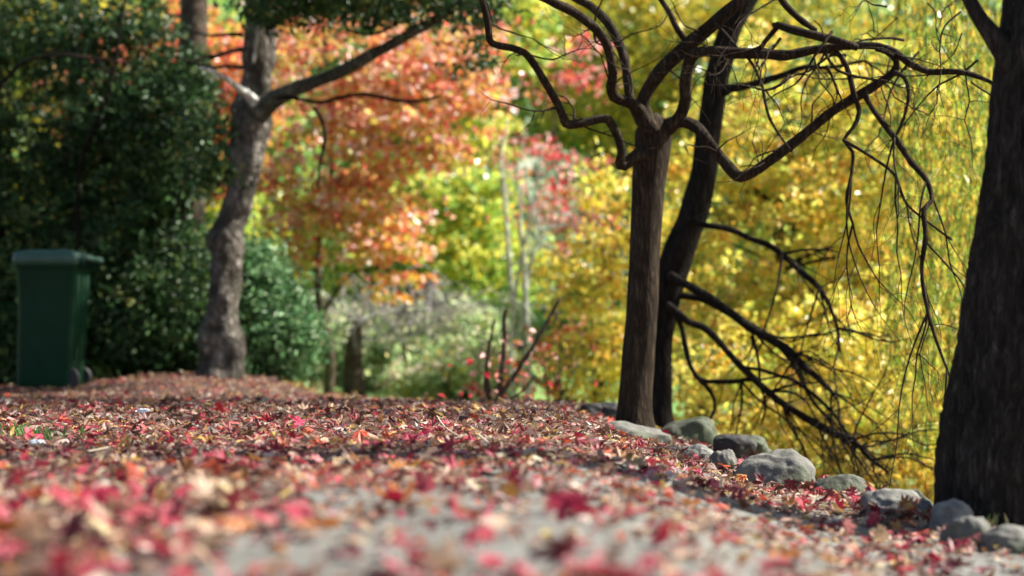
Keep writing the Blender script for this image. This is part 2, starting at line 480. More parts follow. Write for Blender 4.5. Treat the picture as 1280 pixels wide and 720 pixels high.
# real furrows: displace along the radius with stretched noise
vc = np.array(tv)
for i in range(len(vc)):
    x, y, z = vc[i]
    n_ = noise.noise(Vector((x * 30, y * 30, z * 5))) + 0.5 * noise.noise(Vector((x * 70 + 5, y * 70, z * 14)))
    q = (x - 1.46, y - 4.6); l = math.hypot(*q) + 1e-6
    s = 0.016 * (1 - abs(n_) * 1.8)
    vc[i, 0] += q[0] / l * s; vc[i, 1] += q[1] / l * s
link('trunk', mesh_np('trunk', vc, tq, 4, smooth=True), M_bark_right, root)
part_tubes('branch', [tube(px_limb([(1268, 85, 34), (1243, 47, 26), (1228, 28, 20), (1216, 8, 18), (1205, -15, 17), (1196, -60, 15), (1170, -130, 12)], 4.55, 4.6), 16, 0.02, 0.08, 4)], M_bark_right, root)
# small crown well above the frame (keeps the trunk from being a pole from other views)
crown('crown', root, [(2.2, 5.2, 4.6, 1.0, 1.0, 0.6, 1)], 60, 30, 0.3, 0.07, 0.5, [(3, (0.5, 0.35, 0.04)), (1, (0.2, 0.28, 0.05))], 91, M_crown)

# ================================================================== CENTRAL FORKED TREE
D = 7.5
root = empty('forked_tree', P(793, 530, D), 'slender dark tree in the centre forking into crooked bare branches above a stone border', 'tree')
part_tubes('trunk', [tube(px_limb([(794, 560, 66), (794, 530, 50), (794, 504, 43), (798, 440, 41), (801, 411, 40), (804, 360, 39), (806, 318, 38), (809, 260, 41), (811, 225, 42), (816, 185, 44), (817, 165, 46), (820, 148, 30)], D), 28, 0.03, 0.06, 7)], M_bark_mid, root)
def br(rows, D0, D1, k, segs=12, name='branch', mat=None, par=None, rough=0.2):
    return part_tubes(name, [tube(px_limb(rows, D0, D1), segs, 0.03, rough, k)], mat or M_bark_mid, par or root)
br([(808, 196, 20), (795, 195, 16), (780, 206, 15), (775, 203, 12), (777, 190, 11), (773, 172, 11), (764, 155, 12), (755, 148, 11), (736, 152, 11), (712, 156, 12), (706, 150, 12), (699, 134, 10), (687, 112, 10), (674, 91, 10), (664, 75, 10), (655, 66, 9), (640, 60, 9), (620, 56, 9), (612, 50, 9), (610, 28, 9), (603, 2, 8), (596, -30, 8), (585, -80, 6)], 7.45, 6.9, 11)
br([(815, 165, 26), (803, 144, 18), (795, 133, 16), (782, 127, 14), (768, 121, 14), (764, 108, 13), (766, 92, 12), (760, 60, 12), (750, 42, 12), (740, 32, 12), (717, 15, 12), (696, 5, 11), (667, -8, 10), (620, -30, 8)], 7.45, 7.0, 12)
br([(808, 158, 20), (795, 140, 13), (787, 122, 12), (784, 95, 12), (781, 75, 12), (773, 52, 12), (764, 35, 12), (752, 20, 12), (736, 6, 11), (715, -5, 10), (680, -40, 8)], 7.5, 7.7, 13)
br([(812, 160, 24), (803, 133, 18), (808, 115, 17), (818, 98, 17), (832, 83, 18), (847, 69, 19), (862, 54, 19), (878, 41, 18), (896, 26, 18), (912, 12, 17), (933, -6, 16), (970, -50, 12)], 7.45, 7.2, 14)
br([(862, 56, 9), (852, 44, 8), (843, 30, 8), (838, 18, 7), (824, -4, 7), (800, -40, 5)], 7.4, 7.3, 15, 8)
br([(822, 168, 24), (838, 158, 18), (850, 146, 16), (856, 125, 15), (858, 94, 15), (862, 76, 15), (872, 66, 14), (890, 64, 14), (911, 66, 14), (949, 67, 14), (983, 69, 13), (1020, 62, 11), (1067, 57, 10), (1100, 58, 9), (1120, 66, 9), (1135, 78, 9), (1161, 90, 8), (1185, 89, 8), (1210, 92, 7), (1239, 103, 5), (1262, 120, 3)], 7.5, 6.6, 16)
br([(822, 168, 28), (836, 156, 18), (850, 152, 16), (866, 156, 15), (880, 170, 14), (896, 190, 14), (907, 204, 14), (920, 219, 15), (932, 220, 13), (949, 210, 13), (980, 188, 13), (1011, 163, 12), (1042, 138, 12), (1078, 117, 12), (1100, 103, 11), (1117, 90, 10), (1120, 76, 8), (1108, 65, 7), (1096, 62, 6)], 7.5, 6.8, 17)
br([(1072, 60, 9), (1050, 52, 10), (1030, 47, 11), (1005, 41, 11), (989, 37, 11), (975, 32, 9), (966, 31, 6)], 6.9, 7.0, 18, 8)
br([(974, 29, 7), (965, 42, 7), (956, 52, 6), (948, 66, 5)], 7.0, 7.1, 19, 8)
br([(960, -30, 9), (977, 0, 9), (990, 15, 9), (1005, 28, 8), (1020, 38, 7)], 7.0, 7.0, 20, 8)
br([(1022, 64, 6), (1046, 66, 7), (1055, 78, 7), (1061, 91, 7), (1067, 116, 7), (1074, 141, 6), (1066, 160, 5), (1055, 175, 5), (1066, 190, 5), (1064, 219, 4), (1058, 250, 4), (1066, 280, 3)], 7.0, 6.9, 21, 8)
br([(1080, 116, 8), (1092, 138, 7), (1108, 159, 8), (1124, 180, 8), (1139, 203, 8), (1158, 225, 7), (1165, 250, 6), (1155, 262, 7), (1157, 300, 6), (1152, 340, 5), (1160, 390, 5), (1172, 430, 4), (1184, 462, 3)], 6.85, 6.5, 22, 8)
br([(1118, 90, 6), (1130, 97, 5), (1136, 116, 5), (1133, 136, 4), (1126, 158, 4), (1118, 172, 3)], 6.8, 6.8, 23, 6)
br([(893, 28, 5), (908, 44, 5), (921, 59, 4), (934, 72, 4), (943, 84, 4), (953, 108, 4), (957, 130, 4), (963, 150, 4), (975, 170, 3), (990, 190, 3)], 7.2, 7.0, 24, 6)
br([(1055, 176, 5), (1075, 187, 4), (1095, 200, 4), (1118, 218, 4), (1130, 250, 3), (1150, 270, 3), (1190, 300, 3)], 6.9, 6.6, 25, 6)
rs = np.random.default_rng(8)
tw = []
for row, k in (((699, 134), 3), ((655, 66), 3), ((764, 108), 2), ((742, 34), 3), ((784, 87), 2), ((774, 53), 3), ((832, 83), 2), ((878, 41), 3), ((911, 66), 3), ((949, 67), 3), ((896, 190), 2), ((949, 209), 3), ((980, 188), 3), ((1011, 163), 3), ((1042, 138), 3), ((1100, 103), 4), ((720, 154), 2), ((610, 28), 2)):
    for _ in range(k):
        tw += twig_cloud(P(row[0], row[1], 7.25), (rs.normal(0, 0.8), rs.normal(0, 0.6), rs.normal(0.2, 0.8)), rs.uniform(0.12, 0.5), rs.uniform(0.003, 0.006), rs, droop=0.04, depth=1, bend=0.6)
for _ in range(26):
    px, py = rs.uniform(930, 1230), rs.uniform(-20, 110)
    tw += twig_cloud(P(px, py, rs.uniform(6.6, 7.4)), (rs.normal(0, 0.8), rs.normal(0, 0.4), rs.normal(-0.4, 0.6)), rs.uniform(0.25, 0.75), rs.uniform(0.003, 0.008), rs, droop=0.10, depth=2, bend=0.55)
for (px, py) in ((1158, 225), (1155, 300), (1064, 219), (1118, 172), (1120, 218), (1066, 280), (1184, 462), (1160, 390)):
    for _ in range(2):
        tw += twig_cloud(P(px, py, 6.7), (rs.normal(0, 0.3), rs.normal(0, 0.3), -1), rs.uniform(0.4, 0.9), 0.005, rs, droop=0.18, depth=2, bend=0.5)
tag(part_tubes('twigs', tw, M_bark_mid, root), kind='stuff')

# ================================================================== DARK LEANING TREE BEHIND
D = 9.4
root = empty('leaning_tree', P(827, 524, D), 'dark leaning tree right behind the forked one, with drooping branches on the right', 'tree')
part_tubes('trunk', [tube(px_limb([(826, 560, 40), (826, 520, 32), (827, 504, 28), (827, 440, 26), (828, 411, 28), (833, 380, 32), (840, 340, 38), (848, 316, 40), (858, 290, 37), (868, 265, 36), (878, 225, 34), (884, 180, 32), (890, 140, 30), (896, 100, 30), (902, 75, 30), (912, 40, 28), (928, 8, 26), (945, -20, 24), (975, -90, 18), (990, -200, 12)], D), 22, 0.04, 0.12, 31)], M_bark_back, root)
def bb(rows, D0, D1, k, segs=8): return br(rows, D0, D1, k, segs, 'branch', M_bark_back, root, 0.12)
crown('crown', root, [(2.5, 9.9, 4.7, 2.0, 1.3, 0.7, 1)], 150, 34, 0.3, 0.09, 0.6, [(3, (0.6, 0.45, 0.06)), (1, (0.3, 0.34, 0.06))], 92, M_crown)  # unseen crown above the frame, added to cast shade on the far path
bb([(898, 122, 14), (910, 112, 12), (939, 106, 10), (965, 98, 9), (985, 92, 8), (1005, 84, 7), (1040, 84, 5), (1080, 76, 4)], 9.4, 9.0, 32)
bb([(868, 275, 10), (880, 281, 8), (910, 286, 8), (940, 299, 7), (960, 306, 8), (978, 318, 7), (1002, 340, 8), (1024, 360, 7), (1038, 385, 5), (1047, 411, 4), (1050, 440, 3)], 9.3, 8.9, 33)
bb([(838, 345, 14), (850, 352, 11), (870, 362, 11), (894, 378, 12), (917, 394, 11), (940, 411, 11), (965, 425, 11), (987, 439, 10), (1005, 458, 9), (1024, 474, 8), (1040, 490, 5)], 9.3, 8.8, 34)
bb([(838, 366, 12), (850, 369, 10), (880, 374, 10), (905, 388, 9), (930, 402, 9), (960, 420, 8), (985, 445, 7), (1000, 470, 6), (1015, 500, 5), (1032, 520, 4)], 9.4, 9.1, 35)
bb([(834, 382, 12), (846, 390, 10), (860, 402, 9), (885, 413, 9), (913, 444, 8), (926, 458, 9), (940, 471, 9), (960, 490, 9), (978, 504, 9), (1000, 518, 9), (1024, 532, 10), (1045, 543, 9), (1066, 550, 8), (1090, 575, 5), (1110, 590, 4)], 9.3, 8.8, 36)
bb([(838, 385, 8), (846, 396, 7), (853, 412, 7), (857, 434, 7), (862, 455, 6), (871, 471, 6), (882, 482, 6), (892, 497, 5), (893, 512, 4), (884, 530, 4)], 9.3, 9.1, 37)
bb([(868, 468, 6), (880, 476, 6), (900, 477, 6), (926, 476, 6), (945, 470, 4)], 9.2, 9.1, 38)
bb([(940, 420, 6), (948, 450, 4), (950, 480, 4), (957, 505, 3), (952, 530, 3)], 9.1, 9.1, 39, 6)
bb([(925, 459, 6), (950, 462, 5), (975, 470, 5), (1000, 480, 5), (1040, 515, 5), (1070, 560, 4)], 9.1, 8.9, 40, 6)
rs = np.random.default_rng(18)
tw = []
for (px, py, D_) in ((1047, 411, 8.9), (1024, 360, 9), (1040, 490, 8.8), (1015, 500, 9), (1032, 520, 9), (1066, 550, 8.8), (1024, 532, 9), (978, 504, 9), (987, 439, 9), (940, 411, 9.1), (926, 476, 9.1), (978, 318, 9), (1080, 76, 9), (1090, 575, 8.8), (1000, 440, 9), (960, 490, 9), (1050, 545, 8.9), (1066, 560, 8.9)):
    for _ in range(4):
        tw += twig_cloud(P(px, py, D_), (rs.normal(0.5, 0.5), rs.normal(0, 0.5), rs.normal(-0.4, 0.5)), rs.uniform(0.3, 0.9), rs.uniform(0.004, 0.009), rs, droop=0.06, depth=2, bend=0.5)
tag(part_tubes('twigs', tw, M_bark_back, root), kind='stuff')

# ================================================================== LEFT GREY TREE
D = 13.0
root = empty('knotty_tree', P(270, 463, D), 'knotty grey trunk sunlit on its right side, standing on the left beside the dark evergreens', 'tree')
rowsL = [(268, 495, 96), (269, 468, 88), (269, 455, 80), (269, 440, 70), (268, 418, 66), (269, 402, 56), (271, 378, 51), (277, 345, 52), (279, 315, 52), (278, 300, 54), (284, 280, 47), (290, 262, 48), (297, 235, 50), (303, 205, 54), (306, 187, 57), (309, 165, 62), (311, 140, 64), (313, 125, 58), (316, 100, 48), (317, 62, 48), (320, 31, 48), (323, 0, 50), (330, -60, 44), (345, -140, 38), (350, -260, 28)]
rowsL = [(q_[0] + 5, *q_[1:]) for q_ in rowsL]
tv, tq = tube(px_limb(rowsL, D, None, 0.74), 60, 0.03, 0.16, 44)
for i in range(len(tv)):
    x, y, z = tv[i]
    n_ = noise.noise(Vector((x * 3.5, y * 3.5, z * 2.6))) * 0.5 + noise.noise(Vector((x * 9 + 3, y * 9, z * 8))) * 0.25
    for (kx, ky, kr, amp) in ((300, 140, .11, .05), (258, 300, .10, .05), (300, 270, .06, -.04), (300, 432, .12, .06), (245, 425, .14, .05), (282, 395, .07, -.03), (320, 120, .08, -.05)):
        kp = P(kx, ky, D - 0.12)
        dd = ((x - kp[0]) ** 2 + (z - kp[2]) ** 2 + 0.5 * (y - kp[1]) ** 2)
        n_ += amp * 18 * math.exp(-dd / (kr * kr)) / 1.0 * 0.5
    cxl = np.interp(z, [0, 3.5], [-2.42, -2.03])
    q = (x - cxl, y - D); l = math.hypot(*q) + 1e-6
    tv[i, 0] += q[0] / l * 0.075 * n_; tv[i, 1] += q[1] / l * 0.075 * n_
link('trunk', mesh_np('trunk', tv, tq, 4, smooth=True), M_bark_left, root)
def bl(rows, D0, D1, k, mat=M_bark_lichen, segs=10): return br(rows, D0, D1, k, segs, 'branch', mat, root, 0.12)
bl([(322, 140, 34), (340, 126, 26), (358, 116, 21), (380, 107, 18), (400, 100, 17), (425, 90, 16), (440, 82, 16), (465, 68, 15), (490, 55, 14), (520, 38, 13), (545, 24, 12), (580, 2, 11), (630, -30, 8)], 12.9, 12.2, 51)
bl([(322, 132, 18), (310, 118, 11), (300, 112, 10), (288, 102, 8), (275, 94, 7), (262, 88, 5), (250, 85, 4)], 12.85, 12.3, 52, M_bark_pale, 8)
bl([(335, 128, 8), (352, 122, 6), (375, 124, 5), (400, 128, 5), (425, 122, 5), (450, 118, 5), (475, 121, 5), (500, 126, 5), (525, 126, 4), (550, 120, 3)], 12.8, 12.3, 53, M_bark_back, 6)
bl([(302, 62, 8), (288, 64, 6), (270, 70, 6), (255, 72, 5), (235, 80, 3)], 12.9, 12.6, 54, M_bark_back, 6)
bl([(302, 84, 7), (285, 83, 5), (265, 84, 5), (245, 80, 4), (220, 70, 3)], 12.9, 12.4, 55, M_bark_back, 6)
bl([(302, 43, 7), (280, 43, 5), (262, 44, 4), (240, 40, 3)], 12.9, 12.6, 56, M_bark_back, 6)
bl([(326, 22, 5), (322, 45, 5), (317, 78, 4)], 12.6, 12.65, 57, M_bark_pale, 6)
bl([(335, 30, 18), (352, 18, 14), (375, 8, 12), (410, 2, 10), (460, -5, 8), (520, -12, 6)], 12.8, 12.0, 58, M_bark_back, 8)
bl([(430, 20, 4), (435, 36, 4), (450, 42, 4), (470, 42, 4), (492, 32, 4), (505, 25, 3)], 12.4, 12.2, 59, M_bark_back, 6)
bl([(392, 135, 5), (402, 150, 5), (406, 175, 5), (400, 205, 4), (398, 235, 3)], 12.8, 12.8, 60, M_bark_back, 6)
ever_pal = [(4, (0.022, 0.06, 0.018)), (4, (0.04, 0.10, 0.028)), (2, (0.085, 0.17, 0.045)), (0.7, (0.2, 0.24, 0.06))]
e = []
for (px, py, rx, rz, w_) in ((360, -5, 60, 22, 1.2), (430, -5, 70, 20, 1.2), (500, -8, 60, 24, 1.2), (560, -5, 40, 22, 0.7), (600, 15, 22, 18, 0.25), (400, -50, 120, 24, 0.35), (345, 8, 30, 20, 0.25), (470, 12, 26, 20, 0.2), (395, 12, 22, 14, 0.12), (590, 75, 22, 14, 0.12)):
    c = P(px, py, 12.2); e.append((c[0], c[1], c[2], rx * 12.2 / F, 0.7, rz * 12.2 / F, w_))
crown('crown', root, e, 210, 26, 0.17, 0.075, 0.40, ever_pal, 61, M_ever, flat=0.5)
crown('crown', root, [(-4.2, 11.2, 5.0, 2.2, 2.2, 0.8, 1), (-3.6, 8.4, 4.6, 1.8, 1.6, 0.6, 0.6)], 260, 34, 0.35, 0.14, 0.5, ever_pal, 62, M_ever, flat=0.6)  # out-of-frame evergreen crown added overhead to block skylight from the left side

# ================================================================== LEFT EVERGREEN SHRUBS
def shrub(label, ells, nclump, per, size, seed, pal=ever_pal, rc=0.18, aspect=0.36, base=None, name='evergreen_shrub', group=None, mat=None, up=0.15, cat='shrub', stems=14):
    c0 = np.array(ells[0][:3])
    b0 = base if base is not None else (c0[0], c0[1], float(terrain(c0[0], c0[1])))
    root = empty(name, b0, label, cat, group)
    rs = np.random.default_rng(seed)
    cc = crown('foliage', root, ells, nclump, per, rc, size, aspect, pal, seed, mat or M_ever, flat=0.6, shell=0.3, nrm_up=up)
    st = []
    for i in rs.choice(len(cc), stems, replace=False):
        s = np.array(b0) + np.array([rs.normal(0, 0.12), rs.normal(0, 0.1), -0.05]); c = cc[i]
        mid = s * 0.5 + c * 0.5 + np.array([0, 0, 0.15 * abs(c[2] - s[2])]) + rs.normal(0, 0.08, 3)
        st.append(tube(np.array([(*s, 0.022), (*mid, 0.014), (*c, 0.004)]), 5, 0.12))
    for t_s in st: part_tubes('stem', [t_s], M_bark_back, root)
    return root, cc

def E(px, py, D, rx, rz, ry, w_):
    c = P(px, py, D)
    return (c[0], c[1], c[2], rx * D / F, ry, rz * D / F, w_)

shrub('tall dark evergreen shrub behind the wheelie bin at the left edge', [E(20, 230, 14.6, 110, 250, 0.8, 2), E(60, 400, 14.2, 70, 80, 0.6, 0.8), E(-60, 100, 14.6, 80, 250, 0.9, 1.0), E(-110, 360, 14.4, 100, 110, 0.8, 0.7)], 620, 38, 0.085, 71)
shrub('broad glossy evergreen shrub between the bin and the knotty grey trunk', [E(170, 330, 14.4, 85, 130, 0.7, 2), E(220, 400, 14.3, 75, 70, 0.5, 1), E(130, 250, 14.8, 70, 90, 0.6, 1), E(200, 420, 14.0, 110, 40, 0.35, 0.8)], 560, 38, 0.08, 72)
shrub('loose upper evergreen sprays reaching toward the knotty trunk', [E(150, 110, 14.2, 90, 100, 0.6, 2), E(200, 140, 14.0, 70, 60, 0.5, 1.2), E(110, 20, 14.2, 110, 60, 0.5, 1.3), E(235, 120, 13.6, 34, 60, 0.3, 0.5), E(215, 210, 14.2, 70, 50, 0.5, 1.1), E(262, 190, 12.9, 26, 55, 0.25, 0.35), E(250, 330, 13.4, 30, 60, 0.2, 0.3)], 400, 32, 0.08, 73, base=P(190, 470, 14.6))
shrub('small bright-edged evergreen bush just right of the knotty grey trunk', [E(335, 400, 14.3, 42, 80, 0.5, 2), E(365, 430, 14.1, 28, 45, 0.3, 0.8), E(320, 330, 14.5, 26, 40, 0.3, 0.5)], 190, 34, 0.08, 74, pal=[(3, (0.07, 0.18, 0.06)), (3, (0.14, 0.28, 0.11)), (2, (0.27, 0.42, 0.2))], stems=8)
shrub('dim dense evergreen mass closing the gap behind the other shrubs', [E(60, 370, 17.5, 240, 120, 0.8, 2)], 380, 34, 0.12, 75, stems=8)

# bare dark stems crossing the evergreens
r_ = empty('bare_sapling', P(75, 470, 13.6), 'thin dark bare sapling with curved stem crossing the evergreens above the bin', 'sapling')
part_tubes('stem', [tube(px_limb([(95, 470, 7), (98, 400, 6), (97, 300, 6), (98, 225, 5), (105, 190, 5), (122, 150, 5), (135, 115, 5), (145, 70, 4), (150, 30, 4), (160, -20, 3)], 13.7, 13.5), 6, 0.06)], M_bark_back, r_)
part_tubes('branch', [tube(px_limb([(140, 95, 4), (120, 75, 3), (90, 68, 3), (50, 62, 2)], 13.6, 13.4), 5, 0.06)], M_bark_back, r_)
part_tubes('branch', [tube(px_limb([(-30, 150, 7), (0, 108, 6), (14, 92, 5), (30, 78, 5), (60, 70, 4), (110, 73, 4), (165, 80, 3)], 13.3, 13.3), 6, 0.06)], M_bark_back, r_)

def bare_trunk(label, rows, D, seed, mat, name='background_trunk', extra=(), group=None):
    base = P(rows[0][0], rows[0][1], D); 
    r_ = empty(name, base, label, 'tree', group)
    part_tubes('trunk', [tube(px_limb(rows, D), 14, 0.06, 0.08, seed)], mat, r_)
    for k, (rw, d0, d1) in enumerate(extra):
        part_tubes('branch', [tube(px_limb(rw, d0, d1), 6, 0.05, 0.05, seed + k)], mat, r_)
    return r_
bare_trunk('brown trunk half hidden among evergreens, close left of the knotty tree', [(236, 490, 52), (236, 300, 44), (235, 200, 42), (238, 150, 40), (238, 100, 38), (241, 50, 36), (243, 0, 34), (246, -80, 30), (250, -200, 20)], 16.0, 81, M_bark_brown, 'slim_tree')
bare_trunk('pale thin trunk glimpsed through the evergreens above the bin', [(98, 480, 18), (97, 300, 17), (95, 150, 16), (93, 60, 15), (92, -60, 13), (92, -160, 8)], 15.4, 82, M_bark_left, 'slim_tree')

# ================================================================== COLOURED BACKGROUND TREES
def tree(name, label, base_px, D, ells, nclump, per, rc, size, aspect, pal, seed, mat=None, tr_w=24, tmat=None, limbs=18, flat=0.5, shell=0.4, up=0.3, lean=0.0, hang=None, cat='tree', group=None, clump_pal=0.45, colfun=None, top=None):
    x0 = P(base_px, 400, D)[0]
    z0 = float(terrain(x0, D))
    root = empty(name, (x0, D, z0), label, cat, group)
    zt = max(e[2] for e in ells) if top is None else top
    rows = []
    for k in range(7):
        t = k / 6
        rows.append((x0 + lean * t + 0.08 * math.sin(seed + k * 1.7), D + 0.07 * math.cos(seed * 2 + k), z0 - 0.15 + (zt - z0) * t, tr_w * D / F / 2 * (1.15 - 0.9 * t)))
    rows = np.array(rows)
    cc = crown('crown', root, ells, nclump, per, rc, size, aspect, pal, seed, mat or M_crown, flat=flat, shell=shell, nrm_up=up, hang=hang, clump_pal=clump_pal, colfun=colfun)
    part_tubes('trunk', [tube(rows, 10, 0.15, 0.08, seed)] , tmat or M_bark_brown, root)
    if limbs:
        for lt in limbs_to(catmull(rows, 0.2), cc, limbs, tr_w * D / F / 4, seed):
            part_tubes('branch', [lt], tmat or M_bark_brown, root)
    return root, cc

pal_orange = [(0.8, (0.80, 0.50, 0.14)), (2.6, (0.66, 0.25, 0.10)), (2.2, (0.68, 0.40, 0.11)), (2.2, (0.64, 0.14, 0.10)), (1.5, (0.76, 0.42, 0.30)), (0.25, (0.35, 0.13, 0.04)), (1.4, (0.55, 0.52, 0.10)), (1.0, (0.62, 0.18, 0.16)), (0.25, (0.12, 0.18, 0.04))]
pal_yel = [(4.5, (0.86, 0.70, 0.14)), (1.8, (0.84, 0.54, 0.10)), (3, (0.72, 0.68, 0.14)), (2.2, (0.44, 0.52, 0.10)), (1, (0.82, 0.70, 0.30)), (1, (0.45, 0.25, 0.04)), (0.7, (0.15, 0.20, 0.05))]
pal_olive = [(3, (0.64, 0.54, 0.08)), (2, (0.44, 0.45, 0.07)), (2, (0.20, 0.28, 0.05)), (1.5, (0.70, 0.50, 0.05)), (1, (0.10, 0.16, 0.04))]
pal_lime = [(3, (0.50, 0.62, 0.14)), (3, (0.74, 0.70, 0.14)), (2, (0.22, 0.36, 0.06)), (1, (0.10, 0.20, 0.05)), (1.2, (0.75, 0.58, 0.06))]
pal_green = [(3, (0.22, 0.44, 0.14)), (3, (0.36, 0.54, 0.20)), (2.5, (0.58, 0.66, 0.30)), (0.7, (0.08, 0.18, 0.06)), (0.5, (0.5, 0.5, 0.12))]
pal_bluegreen = [(2.5, (0.30, 0.48, 0.32)), (3, (0.46, 0.60, 0.44)), (2.5, (0.64, 0.70, 0.56)), (0.5, (0.10, 0.2, 0.11))]
pal_red = [(2, (0.62, 0.06, 0.08)), (2, (0.68, 0.20, 0.20)), (2, (0.74, 0.42, 0.38)), (1, (0.55, 0.22, 0.05)), (0.7, (0.2, 0.25, 0.07))]
pal_grey = [(1, (0.30, 0.27, 0.27)), (1, (0.4, 0.37, 0.38))]

# orange maple
def maple_mix(pts, C, rs):
    k = rs.random(len(pts)) < np.clip(0.75 - 0.33 * (pts[:, 2] - 0.6), 0.0, 0.8) * (pts[:, 0] < -0.9)
    C = C.copy(); C[k] = pick(rs, [(2, (0.66, 0.50, 0.10)), (2, (0.38, 0.46, 0.08)), (1.5, (0.74, 0.36, 0.06)), (1, (0.70, 0.30, 0.10))], int(k.sum()))
    k = rs.random(len(pts)) < 0.32  # pale pink and peach leaves paint highlights into the crown colour
    C[k] = pick(rs, [(1, (0.84, 0.66, 0.60)), (1, (0.82, 0.48, 0.36)), (1, (0.84, 0.58, 0.22))], int(k.sum()))
    return C
tree('orange_maple', 'orange-red maple with a broad drooping crown right of the knotty grey trunk', 405, 17.5,
     [E(430, 60, 17, 130, 100, 0.7, 2.2), E(520, 130, 16.6, 110, 90, 0.9, 2.0), E(400, 210, 17, 90, 90, 0.9, 1.6), E(450, 270, 16.6, 70, 60, 0.6, 1.0), E(490, 300, 16.2, 38, 50, 0.4, 0.6), E(505, 350, 16.0, 26, 34, 0.3, 0.25), E(370, 300, 16.8, 45, 60, 0.5, 0.5), E(590, 90, 16.8, 60, 90, 0.6, 0.6)],
     230, 40, 0.25, 0.085, 0.75, pal_orange, 101, colfun=maple_mix, flat=0.3, up=0.25, tr_w=13, limbs=26, tmat=M_bark_brown)
tree('orange_maple', 'smaller orange maple showing in gaps between the knotty trunk and brown trunk', 215, 19.5,
     [E(200, 120, 19.5, 130, 130, 1.0, 2), E(130, 250, 19.5, 90, 70, 0.9, 0.8), E(280, 150, 19.5, 60, 110, 0.7, 0.8)], 210, 46, 0.3, 0.11, 0.75, pal_orange, 102, flat=0.4, tr_w=14, limbs=12)
# lime yellow maple in centre
tree('lime_maple', 'lime and yellow maple in the middle distance just right of the orange maple', 520, 23,
     [E(560, 260, 22.5, 90, 55, 1.0, 2), E(610, 330, 22, 70, 45, 0.8, 1.2), E(500, 240, 23, 70, 60, 0.9, 1), E(640, 40, 23, 45, 60, 0.9, 0.8), E(560, 180, 23.5, 80, 60, 0.9, 0.8), E(420, 330, 23.5, 60, 40, 0.8, 0.5)],
     260, 38, 0.32, 0.12, 0.7, pal_lime, 103, flat=0.35, tr_w=22, limbs=16)
# yellow trees on the right
tree('yellow_tree', 'golden yellow tree filling the right side behind the drooping branches', 985, 14.0,
     [E(980, 300, 13.8, 150, 140, 0.6, 2.4), E(1100, 200, 14, 130, 150, 0.6, 2.2), E(930, 160, 14.2, 90, 120, 1.0, 1.2), E(1040, 430, 13.4, 130, 100, 0.9, 1.8), E(900, 430, 13.8, 70, 100, 0.8, 1.1), E(1150, 400, 13.6, 100, 130, 0.9, 1.3)],
     430, 50, 0.17, 0.066, 0.6, pal_yel, 104, flat=0.5, tr_w=24, limbs=34, tmat=M_bark_back)
tree('yellow_tree', 'low amber-yellow tree hanging over the stones at lower right', 1090, 12.2,
     [E(1010, 540, 12, 110, 70, 0.7, 1.6), E(1110, 500, 12, 90, 120, 0.7, 1.6), E(900, 500, 12.6, 70, 70, 0.6, 0.9), E(1160, 600, 11.6, 70, 50, 0.5, 0.7)],
     240, 42, 0.16, 0.06, 0.6, pal_yel, 105, flat=0.5, tr_w=12, limbs=16, tmat=M_bark_back)
tree('yellow_tree', 'amber tree filling the gap left of the forked trunk, low to the ground', 745, 15.0,
     [E(750, 400, 14.8, 60, 90, 0.6, 1.6), E(720, 340, 15, 40, 40, 0.5, 0.6), E(850, 350, 15, 60, 120, 0.7, 1.2), E(760, 470, 14.6, 55, 40, 0.5, 0.7), E(780, 260, 15, 60, 60, 0.6, 0.6)],
     115, 42, 0.18, 0.07, 0.6, pal_yel, 106, flat=0.5, tr_w=12, limbs=12, tmat=M_bark_brown)
tree('olive_tree', 'olive yellow tree seen through the fork of the bare branches', 870, 26.0,
     [E(780, 90, 26.0, 110, 90, 1.0, 2.2), E(870, 30, 26.0, 110, 110, 1.0, 1.6), E(720, 30, 26.3, 60, 70, 0.8, 0.9), E(840, 180, 26.0, 90, 70, 0.9, 1.3), E(980, 60, 25.5, 140, 120, 1.0, 1.8)],
     340, 42, 0.36, 0.115, 0.55, pal_olive, 107, flat=0.5, tr_w=26, limbs=20)
# lime willow on the right
def strands(root, seed, n, x0, x1, y0, y1, D0, D1, pal, size=0.06, aspect=0.2, L=(0.5, 1.3)):
    rs = np.random.default_rng(seed)
    tubes, pts = [], []
    for _ in range(n):
        s = P(rs.uniform(x0, x1), rs.uniform(y0, y1), rs.uniform(D0, D1))
        ln = rs.uniform(*L); sway = rs.normal(0, 0.16, 2); k = 5
        rows = [(s[0] + sway[0] * t ** 1.5 * ln, s[1] + sway[1] * t * ln, s[2] - ln * t, 0.0028 * (1 - 0.6 * t)) for t in np.linspace(0, 1, k)]
        tubes.append(tube(np.array(rows), 3, 0.2))
        c = catmull(np.array(rows), 0.015)[:, :3]
        pts.append(c + rs.normal(0, 0.016, c.shape))
    pts = np.concatenate(pts)
    C = pick(rs, pal, len(pts), 0.25)
    V, Q, Cv = leaf_cloud(pts, size, aspect, rs, 0.0, colors=C, hang=1.0)
    link('crown', mesh_np('crown', V, Q, 4, Cv), M_crown, root)
    tag(part_tubes('hanging_twigs', tubes, M_bark_brown, root), kind='stuff')
wr = empty('weeping_willow', (4.05, 10.6, float(terrain(4.05, 10.6))), 'lime green weeping willow with hanging strands beside the thick right trunk', 'tree')
part_tubes('trunk', [tube(np.array([(4.05, 10.6, -1.2, 0.16), (4.0, 10.5, 0.5, 0.13), (3.85, 10.4, 2.2, 0.1), (3.6, 10.3, 3.3, 0.07)]), 12, 0.1, 0.1, 5)], M_bark_brown, wr)
